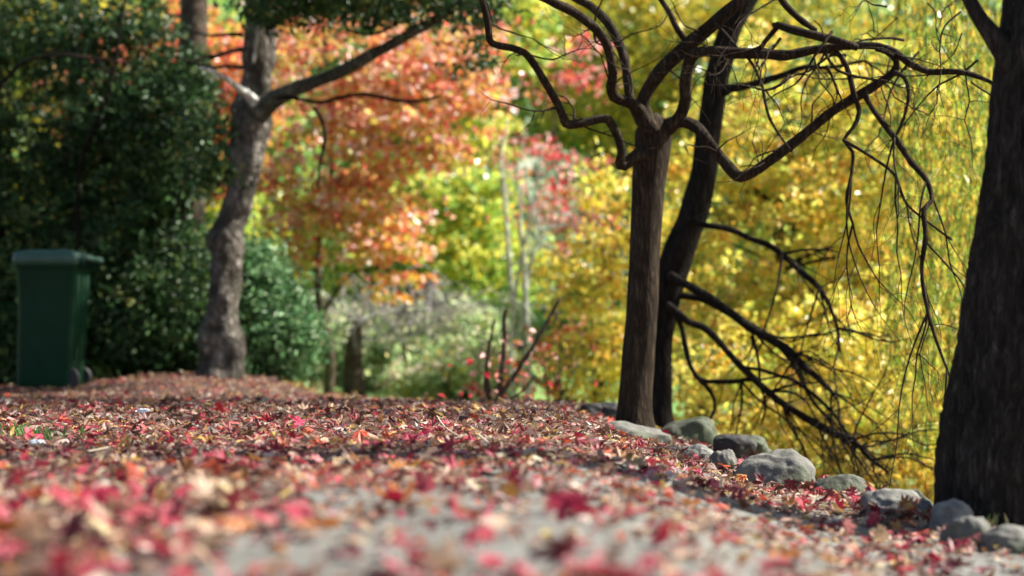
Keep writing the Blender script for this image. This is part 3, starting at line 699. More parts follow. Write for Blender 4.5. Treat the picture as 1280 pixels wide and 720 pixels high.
for k, (a_, b_) in enumerate((((3.7, 10.3, 3.0), (2.6, 9.6, 3.2)), ((3.8, 10.4, 2.6), (3.0, 9.4, 2.6)), ((3.6, 10.3, 3.3), (3.0, 11.0, 3.9)), ((3.9, 10.4, 2.0), (2.9, 9.3, 1.8)))):
    mid = np.array(a_) * 0.5 + np.array(b_) * 0.5 + np.array([0, 0, 0.35])
    part_tubes('branch', [tube(np.array([(*a_, 0.05), (*mid, 0.035), (*b_, 0.012)]), 7, 0.08, 0.1, k)], M_bark_brown, wr)
strands(wr, 66, 190, 1110, 1290, -60, 430, 9.0, 11.0, [(3, (0.38, 0.52, 0.07)), (2, (0.58, 0.58, 0.10)), (2, (0.18, 0.30, 0.05)), (2.5, (0.74, 0.54, 0.08))])

# second willow sprays further left, low
tree('green_tree', 'light green shrubby tree showing low between drooping branches and thick right trunk', 1120, 18,
     [E(1080, 420, 18, 160, 120, 1.2, 2), E(1160, 150, 18, 160, 170, 1.2, 2), E(1000, 150, 18.5, 120, 130, 1.2, 1.5), E(900, 300, 18.5, 120, 180, 1.2, 1.6)],
     260, 38, 0.4, 0.12, 0.6, [(3, (0.35, 0.40, 0.08)), (2, (0.60, 0.44, 0.05)), (1.5, (0.14, 0.26, 0.08)), (0.7, (0.2, 0.36, 0.3))], 108, flat=0.5, tr_w=18, limbs=10)

# red sprinkled trees in the centre gap
tree('red_maple', 'thin rose-red maple scattered between the pale sapling and forked trunk', 700, 20,
     [E(700, 230, 19.5, 60, 60, 0.7, 1.4), E(735, 75, 20, 30, 35, 0.5, 0.7), E(660, 190, 20, 45, 30, 0.5, 0.6), E(720, 290, 19, 45, 40, 0.5, 0.7), E(695, 110, 20, 25, 20, 0.4, .3)],
     55, 18, 0.24, 0.08, 0.75, pal_red, 109, flat=0.4, tr_w=8, limbs=12)
shrub('low crimson shrub on the ground between the twiggy bush and forked trunk', [E(700, 440, 15.5, 50, 45, 0.5, 1.5), E(650, 480, 15, 60, 22, 0.4, 0.8), E(740, 410, 15.6, 30, 30, 0.4, 0.6)], 24, 16, 0.06, 110, pal=pal_red, aspect=0.75, name='red_shrub', mat=M_crown, rc=0.15, stems=10)
shrub('pale yellow-green undergrowth behind the weeping grey bush', [E(570, 466, 18.4, 55, 26, 0.3, 0.45), E(490, 455, 20.6, 110, 50, 0.7, 1.5), E(560, 440, 20.5, 60, 60, 0.7, 1.4), E(450, 420, 21, 60, 40, 0.6, 0.8)], 230, 34, 0.11, 111, pal=[(3, (0.36, 0.50, 0.24)), (2, (0.56, 0.66, 0.34)), (2.5, (0.78, 0.76, 0.48)), (1.2, (0.10, 0.2, 0.07))], aspect=0.7, name='leafy_bush', mat=M_crown, rc=0.25, stems=10)
shrub('bright green bush beyond the path edge, below the grey drooping twigs', [E(600, 465, 17.5, 55, 28, 0.5, 1.4), E(530, 478, 17.5, 45, 20, 0.4, 0.6)], 110, 28, 0.08, 112, pal=[(3, (0.34, 0.46, 0.22)), (2, (0.58, 0.62, 0.34)), (1, (0.62, 0.52, 0.44)), (1, (0.66, 0.55, 0.12))], aspect=0.7, name='leafy_bush', mat=M_crown, rc=0.16, stems=8)

# weeping grey bush with dark trunk
Dw = 19.0
wb = empty('weeping_bush', P(442, 484, Dw), 'dome of bare grey drooping twigs on a short dark trunk beyond the path', 'tree')
part_tubes('trunk', [tube(px_limb([(444, 505, 32), (443, 480, 27), (441, 455, 24), (443, 430, 20), (446, 412, 15), (448, 395, 9)], Dw), 12, 0.05, 0.15, 7)], M_bark_brown, wb)
rs = np.random.default_rng(77); tw = []
for _ in range(105):
    s = P(rs.normal(495, 38), rs.uniform(385, 430), Dw + rs.normal(0, 0.1))
    ang = rs.uniform(0, 2 * math.pi); reach = rs.uniform(0.3, 1.5)
    ex = s[0] + math.cos(ang) * reach + 0.15; ey = s[1] + math.sin(ang) * reach * 0.8
    top = rs.uniform(0.1, 0.5) 
    ez = rs.uniform(0.1, 0.85)
    j1, j2 = rs.normal(0, 0.09, 3), rs.normal(0, 0.09, 3)
    rows = [(*s, 0.010), ((s[0] * 2 + ex) / 3 + j1[0], (s[1] * 2 + ey) / 3, s[2] + top + j1[2], 0.007), ((s[0] + 2.2 * ex) / 3.2 + j2[0], (s[1] + 2.2 * ey) / 3.2, s[2] + top * 0.75 + j2[2], 0.0055), (ex, ey, (s[2] + ez) / 2 + 0.1, 0.004), (ex + rs.normal(0, 0.08), ey, ez, 0.0025)]
    tw.append(tube(np.array(rows), 4, 0.15))
part_tubes('crown', tw, bark_mat('grey_twig', (0.4, 0.37, 0.37), (0.55, 0.51, 0.51), (0.66, 0.63, 0.63), 8, 0.3, 0.2, 0.01), wb)

# pale bare sapling
ps = empty('pale_sapling', P(655, 500, 17.0), 'pale whitish bare sapling with thin upright stems in the centre', 'sapling')
for k, rw in enumerate(([(640, 505, 13), (638, 440, 11), (640, 380, 10), (634, 300, 8), (630, 240, 7), (626, 200, 6), (634, 150, 4)],
           [(662, 505, 14), (660, 440, 12), (657, 380, 11), (655, 330, 9), (650, 280, 7), (652, 230, 5)],
           [(648, 420, 9), (660, 350, 8), (668, 310, 7), (678, 290, 6), (695, 283, 6), (715, 280, 4), (712, 268, 4), (690, 266, 4)],
           [(640, 400, 8), (650, 330, 7), (664, 270, 6), (672, 220, 5), (676, 180, 4)])):
    part_tubes('stem', [tube(px_limb(rw, 17.0, 16.9 - 0.1 * k, 0.65), 7, 0.08, 0.08, k)], M_bark_pale, ps)
rs = np.random.default_rng(23); tw = []
for _ in range(26):
    tw += twig_cloud(P(rs.uniform(632, 690), rs.uniform(230, 420), 17), (rs.normal(0, 0.35), rs.normal(0, 0.3), 1), rs.uniform(0.3, 0.8), 0.007, rs, droop=0, depth=1, bend=0.3)
tag(part_tubes('twigs', tw, M_bark_pale, ps), kind='stuff')

# twiggy bush at the far path edge
Dt = 10.8
tb = empty('twiggy_bush', P(612, 502, Dt), 'small twiggy bush of dark bare stems at the far path edge', 'bush')
for k, rw in enumerate(([(613, 512, 9), (611, 490, 7), (608, 462, 5), (612, 430, 4), (618, 400, 3)],
           [(620, 512, 9), (624, 490, 8), (629, 450, 7), (631, 420, 6), (630, 400, 6), (634, 386, 5)],
           [(616, 512, 9), (630, 488, 7), (648, 462, 6), (668, 430, 5), (684, 402, 5), (700, 373, 4)],
           [(622, 505, 5), (640, 498, 4), (655, 487, 3), (668, 470, 3)],
           [(612, 500, 5), (606, 480, 4), (610, 450, 3)])):
    part_tubes('stem', [tube(px_limb(rw, Dt, Dt - 0.1), 7, 0.04, 0.1, k)], M_bark_brown, tb)
rs = np.random.default_rng(29); tw = []
for (px, py) in ((668, 430), (629, 450), (612, 430), (655, 487), (648, 462), (606, 470)):
    for _ in range(3): tw += twig_cloud(P(px, py, Dt), (rs.normal(0, 0.6), rs.normal(0, 0.4), 0.7), rs.uniform(0.12, 0.35), 0.004, rs, depth=1)
tag(part_tubes('twigs', tw, M_bark_brown, tb), kind='stuff')
pts = P(640, 470, Dt)[None, :] + np.random.default_rng(3).normal(size=(70, 3)) * np.array([0.17, 0.12, 0.14])
V_, Q_, C_ = leaf_cloud(pts, 0.05, 0.7, rs, 0.2, colors=pick(rs, pal_red, 70))
link('foliage', mesh_np('foliage', V_, Q_, 4, C_), M_crown, tb)

# far trees closing the view
far = [  # px, D, centre row, rx px, rz px, palette, label
    (60, 26, 180, 190, 260, pal_olive, 'far olive tree behind the dark evergreens'),
    (240, 28, 230, 150, 240, pal_lime, 'far yellow-green tree behind the knotty trunk'),
    (385, 30, 300, 130, 170, pal_green, 'far green tree behind the orange maple, above the lawn'),
    (520, 32, 110, 150, 190, pal_green, 'far tall green tree behind the lime maple'),
    (545, 27, 350, 110, 95, pal_green, 'far round green tree low behind the grey weeping bush'),
    (640, 34, 150, 110, 240, pal_bluegreen, 'far blue-green tree behind the pale sapling'),
    (690, 29, 330, 80, 120, pal_bluegreen, 'far soft green tree between pale sapling and forked trunk'),
    (745, 31, 60, 120, 150, pal_lime, 'far lime tree in the gap left of the fork'),
    (860, 30, 230, 150, 260, pal_olive, 'far olive tree behind the two dark trunks'),
    (1010, 27, 330, 160, 240, pal_yel, 'far yellow tree behind the drooping dark branches'),
    (1060, 33, 60, 200, 170, pal_green, 'far green tree above the tangle of bare twigs'),
    (1190, 26, 330, 150, 280, pal_lime, 'far lime tree behind the willow strands'),
    (1330, 28, 200, 170, 300, pal_yel, 'far yellow tree hidden mostly by the thick right trunk'),
    (-90, 30, 250, 160, 260, pal_green, 'far green tree at the extreme left behind the evergreens'),
]
for k, (px, D_, cy, rx, rz, pal, lab) in enumerate(far):
    tree('background_tree', lab, px, D_, [E(px, cy, D_, rx, rz, 1.8, 2), E(px + 40, cy + rz * 0.5, D_ - 0.5, rx * 0.7, rz * 0.45, 1.2, 0.8), E(px - 30, cy - rz * 0.4, D_, rx * 0.7, rz * 0.5, 1.3, 0.8)],
         210, 30, 0.55, 0.2, 0.7, pal, 200 + k, flat=0.5, tr_w=16, limbs=8, group='far trees closing the view')
for k in range(16):
    px = -200 + k * 110 + (k % 3) * 20; D_ = 44 + (k * 7 % 9)
    sp_ = ['deep green', 'mid green', 'yellowish green', 'dull olive'][k % 4]
    tree('hillside_tree', 'hazy %s tree on the hill behind everything' % sp_, px, D_, [E(px, 60, D_, 95, 260, 2.6, 2)], 190, 26, 1.0, 0.42, 0.7,
         [pal_green, pal_bluegreen, pal_lime, pal_olive][k % 4], 300 + k, flat=0.6, tr_w=10, limbs=0, group='hillside trees of %s' % sp_)

# ================================================================== WHEELIE BIN
D = 12.2
pb = P(66, 486, D)
binr = empty('wheelie_bin', pb, 'dark green plastic wheelie bin with a lid on fallen leaves at the left', 'bin')
M_bin = plain_mat('green_plastic', (0.003, 0.03, 0.013), 0.45, 0.12, 6, 0.15, 0.05)
M_lid = plain_mat('highlight_green_plastic', (0.04, 0.095, 0.072), 0.4, 0.15, 9, 0.4, 0.05)  # lid green lightened to paint in the highlight on its top
M_rub = plain_mat('black_rubber', (0.02, 0.02, 0.02), 0.6)
H = 0.95
def rrect(cx, cy, hx, hy, r, z, n=6):
    o = []
    for (sx_, sy_, a0) in ((1, 1, 0), (-1, 1, 90), (-1, -1, 180), (1, -1, 270)):
        for k in range(n + 1):
            a = R(a0 + 90 * k / n)
            o.append((cx + sx_ * (hx - r) + r * math.cos(a), cy + sy_ * (hy - r) + r * math.sin(a), z))
    return o
def loft(rings, cap0=True, cap1=True):
    n = len(rings[0]); V = [v for r in rings for v in r]; Fc = []
    for k in range(len(rings) - 1):
        for j in range(n):
            Fc.append((k * n + j, k * n + (j + 1) % n, (k + 1) * n + (j + 1) % n, (k + 1) * n + j))
    if cap0: Fc.append(tuple(range(n - 1, -1, -1)))
    if cap1: Fc.append(tuple(range((len(rings) - 1) * n, len(rings) * n)))
    return V, Fc
def pymesh(name, V, Fc, mat, parent, smooth=True, rot=None):
    me = bpy.data.meshes.new(name); me.from_pydata([tuple(v) for v in V], [], Fc); me.materials.append(mat)
    for p in me.polygons: p.use_smooth = smooth
    o = bpy.data.objects.new(name, me); COL.objects.link(o); o.parent = parent
    return o
# local frame: +x = back of the bin (handle, wheels); it stands turned a little
binr.rotation_euler = (0, 0, R(-2))
binr.scale = (0.92, 0.92, 1.06)
rings = [rrect(-0.022, 0, 0.222, 0.20, 0.05, 0.015), rrect(-0.02, 0, 0.225, 0.205, 0.055, 0.05), rrect(0.0, 0, 0.235, 0.225, 0.055, 0.60), rrect(0.003, 0, 0.248, 0.24, 0.055, 0.855), rrect(0.003, 0, 0.262, 0.255, 0.055, 0.862), rrect(0.003, 0, 0.262, 0.255, 0.055, 0.90), rrect(0.003, 0, 0.25, 0.24, 0.05, 0.905)]
body = pymesh('body', *loft(rings), M_bin, binr)
bm_ = body.modifiers.new('bevel', 'BEVEL'); bm_.width = 0.004; bm_.segments = 2; bm_.limit_method = 'ANGLE'
lr = [rrect(0.0, 0, 0.275, 0.265, 0.06, 0.885), rrect(0.0, 0, 0.278, 0.268, 0.06, 0.93), rrect(0.0, 0, 0.265, 0.258, 0.06, 0.965), rrect(-0.005, 0, 0.22, 0.215, 0.06, 0.985), rrect(-0.01, 0, 0.12, 0.12, 0.05, 0.995)]
lid = pymesh('lid', *loft(lr), M_lid, binr)
V_, Fc_ = loft([rrect(0.09, 0, 0.03, 0.10, 0.01, 0.984), rrect(0.09, 0, 0.025, 0.09, 0.01, 1.001)])
pymesh('lid_rib', V_, Fc_, M_lid, lid)
hv, hq = tube(np.array([(0.27, -0.2, 0.915, 0.014), (0.335, -0.2, 0.93, 0.02), (0.345, -0.1, 0.93, 0.02), (0.345, 0.1, 0.93, 0.02), (0.335, 0.2, 0.93, 0.02), (0.27, 0.2, 0.915, 0.014)]), 10, 0.02)
pymesh('handle', hv, [tuple(map(int, q)) for q in hq], M_lid, binr)
for yy in (-0.2, -0.07, 0.07, 0.2):
    V_, Fc_ = loft([rrect(0.285, yy, 0.035, 0.012, 0.006, 0.86), rrect(0.285, yy, 0.04, 0.012, 0.006, 0.935)])
    pymesh('hinge_bracket', V_, Fc_, M_bin, binr)
for yy in (-0.165, 0.165):
    rr_, n_ = 0.1, 28
    ringsW = []
    for (rad, off) in ((0.02, -0.02), (0.045, -0.016), (0.065, -0.02), (0.078, -0.014), (0.078, 0.014), (0.065, 0.02), (0.045, 0.016), (0.02, 0.02)):
        ringsW.append([(0.195 + rad * math.cos(2 * math.pi * k / n_), yy + off, 0.078 + rad * math.sin(2 * math.pi * k / n_)) for k in range(n_)])
    wV, wF = loft(ringsW); wh = pymesh('wheel', wV, wF, M_rub, binr)
av, aq = tube(np.array([(0.195, -0.17, 0.078, 0.011), (0.195, 0.17, 0.078, 0.011)]), 8, 0.05)
pymesh('axle', av, [tuple(map(int, q)) for q in aq], M_rub, binr)
# vertical ribs under the rim on the back face
for yy in (-0.12, 0.0, 0.12):
    V_, Fc_ = loft([rrect(0.2 + 0.012, yy, 0.012, 0.012, 0.005, 0.2), rrect(0.243, yy, 0.012, 0.012, 0.005, 0.85)])
    pymesh('back_rib', V_, Fc_, M_bin, binr)

# ================================================================== ROCKS
def rock_mat(name, c, moss_or_shade=(0.06, 0.08, 0.035), amt=0.6):
    m, nt, out = new_mat(name)
    tc = N(nt, 'ShaderNodeTexCoord')
    n1 = N(nt, 'ShaderNodeTexNoise', i_Scale=14.0, i_Detail=8.0, i_Roughness=0.65)
    n2 = N(nt, 'ShaderNodeTexNoise', i_Scale=90.0, i_Detail=4.0, i_Roughness=0.7)
    n3 = N(nt, 'ShaderNodeTexNoise', i_Scale=5.0, i_Detail=5.0)
    for n_ in (n1, n2, n3): nt.links.new(tc.outputs['Object'], n_.inputs['Vector'])
    r = ramp(nt, [(0.3, tuple(x * 0.45 for x in c)), (0.5, c), (0.7, tuple(min(0.8, x * 1.6) for x in c))])
    nt.links.new(n1.outputs['Fac'], r.inputs[0])
    mr = N(nt, 'ShaderNodeMapRange'); mr.inputs['From Min'].default_value = amt - 0.08; mr.inputs['From Max'].default_value = amt + 0.08
    nt.links.new(n3.outputs['Fac'], mr.inputs['Value'])
    mm = N(nt, 'ShaderNodeMix', data_type='RGBA'); mm.inputs[7].default_value = (*moss_or_shade, 1)
    nt.links.new(mr.outputs[0], mm.inputs[0]); nt.links.new(r.outputs[0], mm.inputs[6])
    ad = N(nt, 'ShaderNodeMath', operation='MULTIPLY_ADD'); ad.inputs[1].default_value = 0.3
    nt.links.new(n2.outputs['Fac'], ad.inputs[0]); nt.links.new(n1.outputs['Fac'], ad.inputs[2])
    bp = N(nt, 'ShaderNodeBump'); bp.inputs['Strength'].default_value = 0.7; bp.inputs['Distance'].default_value = 0.012
    nt.links.new(ad.outputs[0], bp.inputs['Height'])
    b = N(nt, 'ShaderNodeBsdfPrincipled'); b.inputs['Roughness'].default_value = 0.75
    nt.links.new(mm.outputs[2], b.inputs['Base Color']); nt.links.new(bp.outputs[0], b.inputs['Normal']); nt.links.new(b.outputs[0], out.inputs['Surface'])
    return m
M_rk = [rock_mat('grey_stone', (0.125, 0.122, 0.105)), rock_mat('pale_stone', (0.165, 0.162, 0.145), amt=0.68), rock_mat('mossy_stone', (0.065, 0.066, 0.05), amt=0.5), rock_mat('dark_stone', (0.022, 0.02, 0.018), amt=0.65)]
import bmesh
def rock(x0, x1, yt, yb, D, mt, seed, label, cuts=5, depth=0.85, power=2.6):
    c_top = P((x0 + x1) / 2, yt, D); c_bot = P((x0 + x1) / 2, yb, D)
    hx = (x1 - x0) * D / F / 2 * 1.1
    h = c_top[2] - c_bot[2]
    hz = h * 0.5 * 1.9            # buried lower third
    cz = c_top[2] - hz
    bm = bmesh.new(); bmesh.ops.create_icosphere(bm, subdivisions=5, radius=1)
    rs = np.random.default_rng(seed)
    planes = [(Vector(rs.normal(size=3)).normalized(), rs.uniform(0.62, 0.9)) for _ in range(cuts)]
    off = Vector(rs.uniform(0, 50, 3))
    for v in bm.verts:
        p = v.co.copy()
        # superellipsoid = boulder shape
        k = (abs(p.x) ** power + abs(p.y) ** power + abs(p.z) ** power) ** (-1 / power)
        p *= k
        for n_, d_ in planes:
            q = p.dot(n_) - d_
            if q > 0: p -= n_ * q * 0.85
        p *= 1 + 0.2 * noise.noise(p * 1.3 + off) + 0.07 * noise.noise(p * 4 + off) + 0.02 * noise.noise(p * 13 + off)
        v.co = p
    mxx = max(abs(v.co.x) for v in bm.verts); mxz = max(v.co.z for v in bm.verts)
    for v in bm.verts:
        v.co.x *= hx / mxx; v.co.y *= hx * depth; v.co.z *= hz / mxz
    me = bpy.data.meshes.new('border_stone'); bm.to_mesh(me); bm.free()
    for p in me.polygons: p.use_smooth = True
    me.materials.append(M_rk[mt])
    o = bpy.data.objects.new('border_stone', me); COL.objects.link(o)
    o.location = ((c_top[0]), D, cz); o.rotation_euler = (0, 0, rs.uniform(-0.2, 0.2))
    tag(o, label, 'stone', 'stones edging the path')
    return o
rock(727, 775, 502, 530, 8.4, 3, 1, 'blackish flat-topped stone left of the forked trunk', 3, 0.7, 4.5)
rock(676, 726, 502, 516, 9.3, 2, 2, 'low brown stone at the far end of the stone border', 4)
rock(748, 836, 526, 552, 7.2, 0, 3, 'low weathered stone slab right in front of the forked trunk', 5, 0.6)
rock(810, 896, 520, 556, 8.1, 2, 4, 'long mossy boulder right of the two dark trunks', 5, 0.5)
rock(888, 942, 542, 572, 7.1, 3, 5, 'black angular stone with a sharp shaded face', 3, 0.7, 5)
rock(900, 962, 543, 566, 7.5, 2, 6, 'greenish stone tucked behind the black angular one', 4, 0.6)
rock(920, 1014, 561, 612, 5.8, 0, 7, 'largest pale rounded boulder in the middle of the stone border', 6, 0.75, 2.4)
rock(850, 892, 554, 574, 6.7, 1, 8, 'small pale stone left of the black angular one', 4)
rock(886, 922, 561, 588, 6.2, 0, 9, 'small grey stone touching the largest boulder on its left', 4)
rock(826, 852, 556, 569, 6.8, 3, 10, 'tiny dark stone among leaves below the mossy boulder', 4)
rock(1016, 1088, 592, 620, 5.5, 2, 11, 'low dull stone in shade just right of the largest boulder', 5, 0.6)
rock(1075, 1150, 610, 645, 4.85, 1, 12, 'pale streaked stone left of the thick right trunk', 5, 0.7)
rock(1132, 1166, 611, 634, 5.2, 2, 13, 'small dark green stone at the foot of the thick trunk', 4)
rock(1148, 1166, 623, 640, 4.7, 1, 14, 'tiny whitish stone wedged beside the pale streaked one', 4)
rock(1161, 1218, 623, 664, 4.35, 1, 15, 'round pale greenish stone against the base of thick trunk', 3, 0.8, 2.2)
rock(1178, 1240, 644, 676, 4.1, 0, 16, 'bluish grey sloping stone in front of thick trunk', 5, 0.7)
rock(1222, 1300, 655, 692, 3.9, 0, 17, 'smooth grey stone in the lower right corner', 4, 0.7)

# ================================================================== LEAF LITTER
def maple(detail=True):
    tips = [(-128, 0.42), (-84, 0.72), (-42, 0.93), (0, 1.05), (42, 0.93), (84, 0.72), (128, 0.42)]
    pts = []
    for k, (a, r) in enumerate(tips):
        if detail:
            for da, f in ((-15, 0.66), (-7, 0.87), (0, 1.0), (7, 0.87), (15, 0.66)): pts.append((a + da, r * f))
        else:
            for da, f in ((-13, 0.72), (0, 1.0), (13, 0.72)): pts.append((a + da, r * f))
        if k < 6: pts.append(((a + tips[k + 1][0]) / 2, 0.47 * (0.7 + 0.3 * (r + tips[k + 1][1]) / 2)))
    pts.append((180, 0.06))
    V = [(0, 0)] + [(r * math.sin(R(a)), r * math.cos(R(a))) for a, r in pts]
    n = len(pts)
    T = [(0, 1 + i, 1 + (i + 1) % n) for i in range(n)]
    # stem: thin triangle pair
    k = len(V)
    V += [(-0.018, -0.05), (0.018, -0.05), (0.06, -0.75)]
    T += [(k, k + 1, k + 2)]
    return np.array(V), np.array(T)

def oval():
    pts = [(0.30 * math.sin(a) * (1 - 0.25 * math.cos(a)), math.cos(a) * 0.85) for a in np.linspace(0, 2 * math.pi, 11)[:-1]]
    V = [(0, 0)] + pts + [(-0.018, -0.8), (0.018, -0.8), (0.03, -1.3)]
    return np.array(V), np.array([(0, 1 + i, 1 + (i + 1) % 10) for i in range(10)] + [(11, 12, 13)])

def litter_mesh(X, Y, Zoff, size, cols, tilt, rs, detail=False, tmpl=None):
    T2, Tr = tmpl if tmpl is not None else maple(detail)
    n = len(X); m_ = len(T2)
    # shapes: centre height profile (curl)
    r2 = (T2 ** 2).sum(1)
    cup = rs.normal(0.0, 0.3, (n, 1)); fold = rs.normal(0, 0.3, (n, 1)); wav = rs.uniform(0, 6.28, (n, 1))
    ang = np.arctan2(T2[:, 0], T2[:, 1])[None, :]
    z = cup * r2[None, :] + fold * np.abs(T2[:, 0])[None, :] + 0.13 * np.sin(ang * 3 + wav) * np.sqrt(r2)[None, :] + rs.normal(0, 0.05, (n, m_)) * np.sqrt(r2)[None, :]
    shr = rs.uniform(0.75, 1.1, (n, 1))
    L = np.stack([T2[None, :, 0] * shr, np.repeat(T2[None, :, 1], n, 0), z], -1) * size[:, None, None]
    yaw = rs.uniform(0, 6.283, n); ax = rs.uniform(0, 6.283, n)
    # rotate: yaw about z then tilt about horizontal axis
    c, s = np.cos(yaw)[:, None], np.sin(yaw)[:, None]
    x1 = L[..., 0] * c - L[..., 1] * s; y1 = L[..., 0] * s + L[..., 1] * c; z1 = L[..., 2]
    kx, ky = np.cos(ax)[:, None], np.sin(ax)[:, None]
    ct, st = np.cos(tilt)[:, None], np.sin(tilt)[:, None]
    d = x1 * kx + y1 * ky
    cxx, cyy, czz = ky * z1, -kx * z1, kx * y1 - ky * x1
    x2 = x1 * ct + cxx * st + kx * d * (1 - ct)
    y2 = y1 * ct + cyy * st + ky * d * (1 - ct)
    z2 = z1 * ct + czz * st
    minz = z2.min(1, keepdims=True)
    z2 = z2 - minz * rs.uniform(0.55, 1.0, (n, 1))
    V = np.stack([X[:, None] + x2, Y[:, None] + y2, (terrain(X, Y) + Zoff)[:, None] + z2], -1).reshape(-1, 3)
    Fc = (np.arange(n)[:, None, None] * m_ + Tr[None]).reshape(-1, 3)
    return V, Fc, np.repeat(cols, m_, 0)

pal_red_l = [(2.6, (0.38, 0.022, 0.05)), (1.3, (0.56, 0.07, 0.10)), (1.2, (0.58, 0.10, 0.04)), (1.0, (0.55, 0.24, 0.08)), (2.0, (0.55, 0.36, 0.24)), (2.2, (0.20, 0.09, 0.055)), (1.8, (0.14, 0.02, 0.03)), (0.8, (0.68, 0.54, 0.42)), (0.9, (0.60, 0.25, 0.24))]
pal_brown_l = [(3.0, (0.18, 0.09, 0.06)), (3.0, (0.09, 0.045, 0.032)), (2.0, (0.34, 0.19, 0.14)), (1.3, (0.48, 0.33, 0.25)), (1.6, (0.34, 0.04, 0.05)), (0.7, (0.55, 0.12, 0.10)), (0.8, (0.60, 0.48, 0.40)), (0.5, (0.55, 0.30, 0.07))]
def mixed_cols(X, Y, rs):
    n = len(X)
    a = pick(rs, pal_red_l, n, 0.25); b_ = pick(rs, pal_brown_l, n, 0.25)
    pr = 0.84 - 0.72 * sst(4.2, 7.8, Y + 0.35 * np.maximum(0, -X) ) - 0.25 * sst(0.3, -0.6, X) * 0
    pr = np.clip(pr - 0.25 * (X < -0.35 * Y) * 1.0, 0.08, 1)
    k = rs.random(n)[:, None] < pr[:, None]
    return np.where(k, a, b_)

rs = np.random.default_rng(404)
# candidate positions across the plateau seen by the camera
def scatter(n, y0, y1, rs, power=1.0):
    Y = y0 + (y1 - y0) * rs.random(n) ** power
    half = 0.34 * Y + 0.35
    X = rs.uniform(-1, 1, n) * half
    ok = X < np.interp(Y, EY, EX) + 0.06
    return X[ok], Y[ok]
def dens_keep(X, Y, rs):
    on = (X > path_left(Y)) & (Y < 7.4)
    nz = np.array([noise.noise(Vector((x * 2.1, y * 1.3, 3.3))) for x, y in zip(X, Y)])
    # the bare paving shows nearest the camera and along the stones
    k_path = 0.56 + 0.45 * sst(2.95, 3.35, Y + 0.18 * np.sin(X * 5)) + 0.5 * nz - 0.35 * sst(0.1, 0.7, X) * sst(3.0, 3.6, Y) * (1 - sst(5.2, 6.2, Y))
    k = np.where(on, np.clip(k_path, 0.06, 1.0), 1.0)
    return rs.random(len(X)) < k

Xa, Ya = scatter(26000, 2.9, 14.6, rs, 0.75)
ok = dens_keep(Xa, Ya, rs); Xa, Ya = Xa[ok], Ya[ok]
n = len(Xa)
size = (0.014 + 0.03 * rs.random(n) ** 1.4) * (1 - 0.15 * sst(6, 11, Ya))
tilt = np.abs(rs.normal(0, 1, n)) * (0.34 - 0.16 * sst(6, 9, Ya)); st_ = rs.random(n) < 0.035; tilt[st_] = rs.uniform(0.8, 1.4, st_.sum())
Va, Fa, Ca = litter_mesh(Xa, Ya, rs.uniform(0.004, 0.022, n), size, mixed_cols(Xa, Ya, rs), tilt, rs)
# paving leaves between the nearest ones, too many and too small to tell apart
Xd, Yd = scatter(2600, 1.5, 3.0, rs); kd = rs.random(len(Xd)) < np.where(Xd < path_left(Yd) + 0.15, 0.75, 0.13); Xd, Yd = Xd[kd], Yd[kd]; nd = len(Xd)
Vd, Fd, Cd = litter_mesh(Xd, Yd, rs.uniform(0.004, 0.015, nd), rs.uniform(0.014, 0.034, nd), np.where(rs.random((nd, 1)) < 0.5, pick(rs, pal_red_l, nd), pick(rs, pal_brown_l, nd)), np.abs(rs.normal(0, 0.3, nd)), rs)
# narrow, curled and brown leaves mixed in
Xo, Yo = scatter(13000, 2.3, 14.6, rs, 0.75); ok = dens_keep(Xo, Yo, rs); Xo, Yo = Xo[ok], Yo[ok]; no_ = len(Xo)
co = pick(rs, [(3, (0.30, 0.16, 0.09)), (2.5, (0.52, 0.36, 0.22)), (1.6, (0.62, 0.42, 0.12)), (1.5, (0.14, 0.07, 0.05)), (1, (0.45, 0.08, 0.07)), (0.8, (0.66, 0.56, 0.44))], no_)
Vo, Fo, Co = litter_mesh(Xo, Yo, rs.uniform(0.004, 0.02, no_), rs.uniform(0.014, 0.036, no_), co, np.abs(rs.normal(0, 0.35, no_)), rs, tmpl=oval())
Ye = rs.uniform(4.5, 8.2, 620); Xe = np.interp(Ye, EY, EX) - np.abs(rs.normal(0, 0.16, 620)) + 0.02; ne = len(Xe)
Ve, Fe, Ce = litter_mesh(Xe, Ye, rs.uniform(0.006, 0.04, ne), rs.uniform(0.02, 0.045, ne), mixed_cols(Xe, Ye * 0.8, rs), np.abs(rs.normal(0, 0.6, ne)), rs)
# small broken bits
Xb, Yb = scatter(30000, 1.5, 14.6, rs, 0.7); ok = dens_keep(Xb, Yb, rs) ; Xb, Yb = Xb[ok], Yb[ok]
nb = len(Xb)
Vb, Fb, Cb = litter_mesh(Xb, Yb, rs.uniform(0.002, 0.012, nb), rs.uniform(0.008, 0.02, nb), mixed_cols(Xb, Yb, rs), np.abs(rs.normal(0, 0.5, nb)), rs)
Vl = np.concatenate([Va, Vb, Vd, Ve, Vo]); Cl = np.concatenate([Ca, Cb, Cd, Ce, Co])
Fl, k_ = [], 0
for v_, f_ in ((Va, Fa), (Vb, Fb), (Vd, Fd), (Ve, Fe), (Vo, Fo)):
    Fl.append(f_ + k_); k_ += len(v_)
Fl = np.concatenate(Fl)
lit = link('leaf_litter', mesh_np('leaf_litter', Vl, Fl, 3, Cl), M_litter)
tag(lit, 'carpet of fallen red and brown maple leaves covering the path up to the trees', 'leaf litter', kind='stuff')

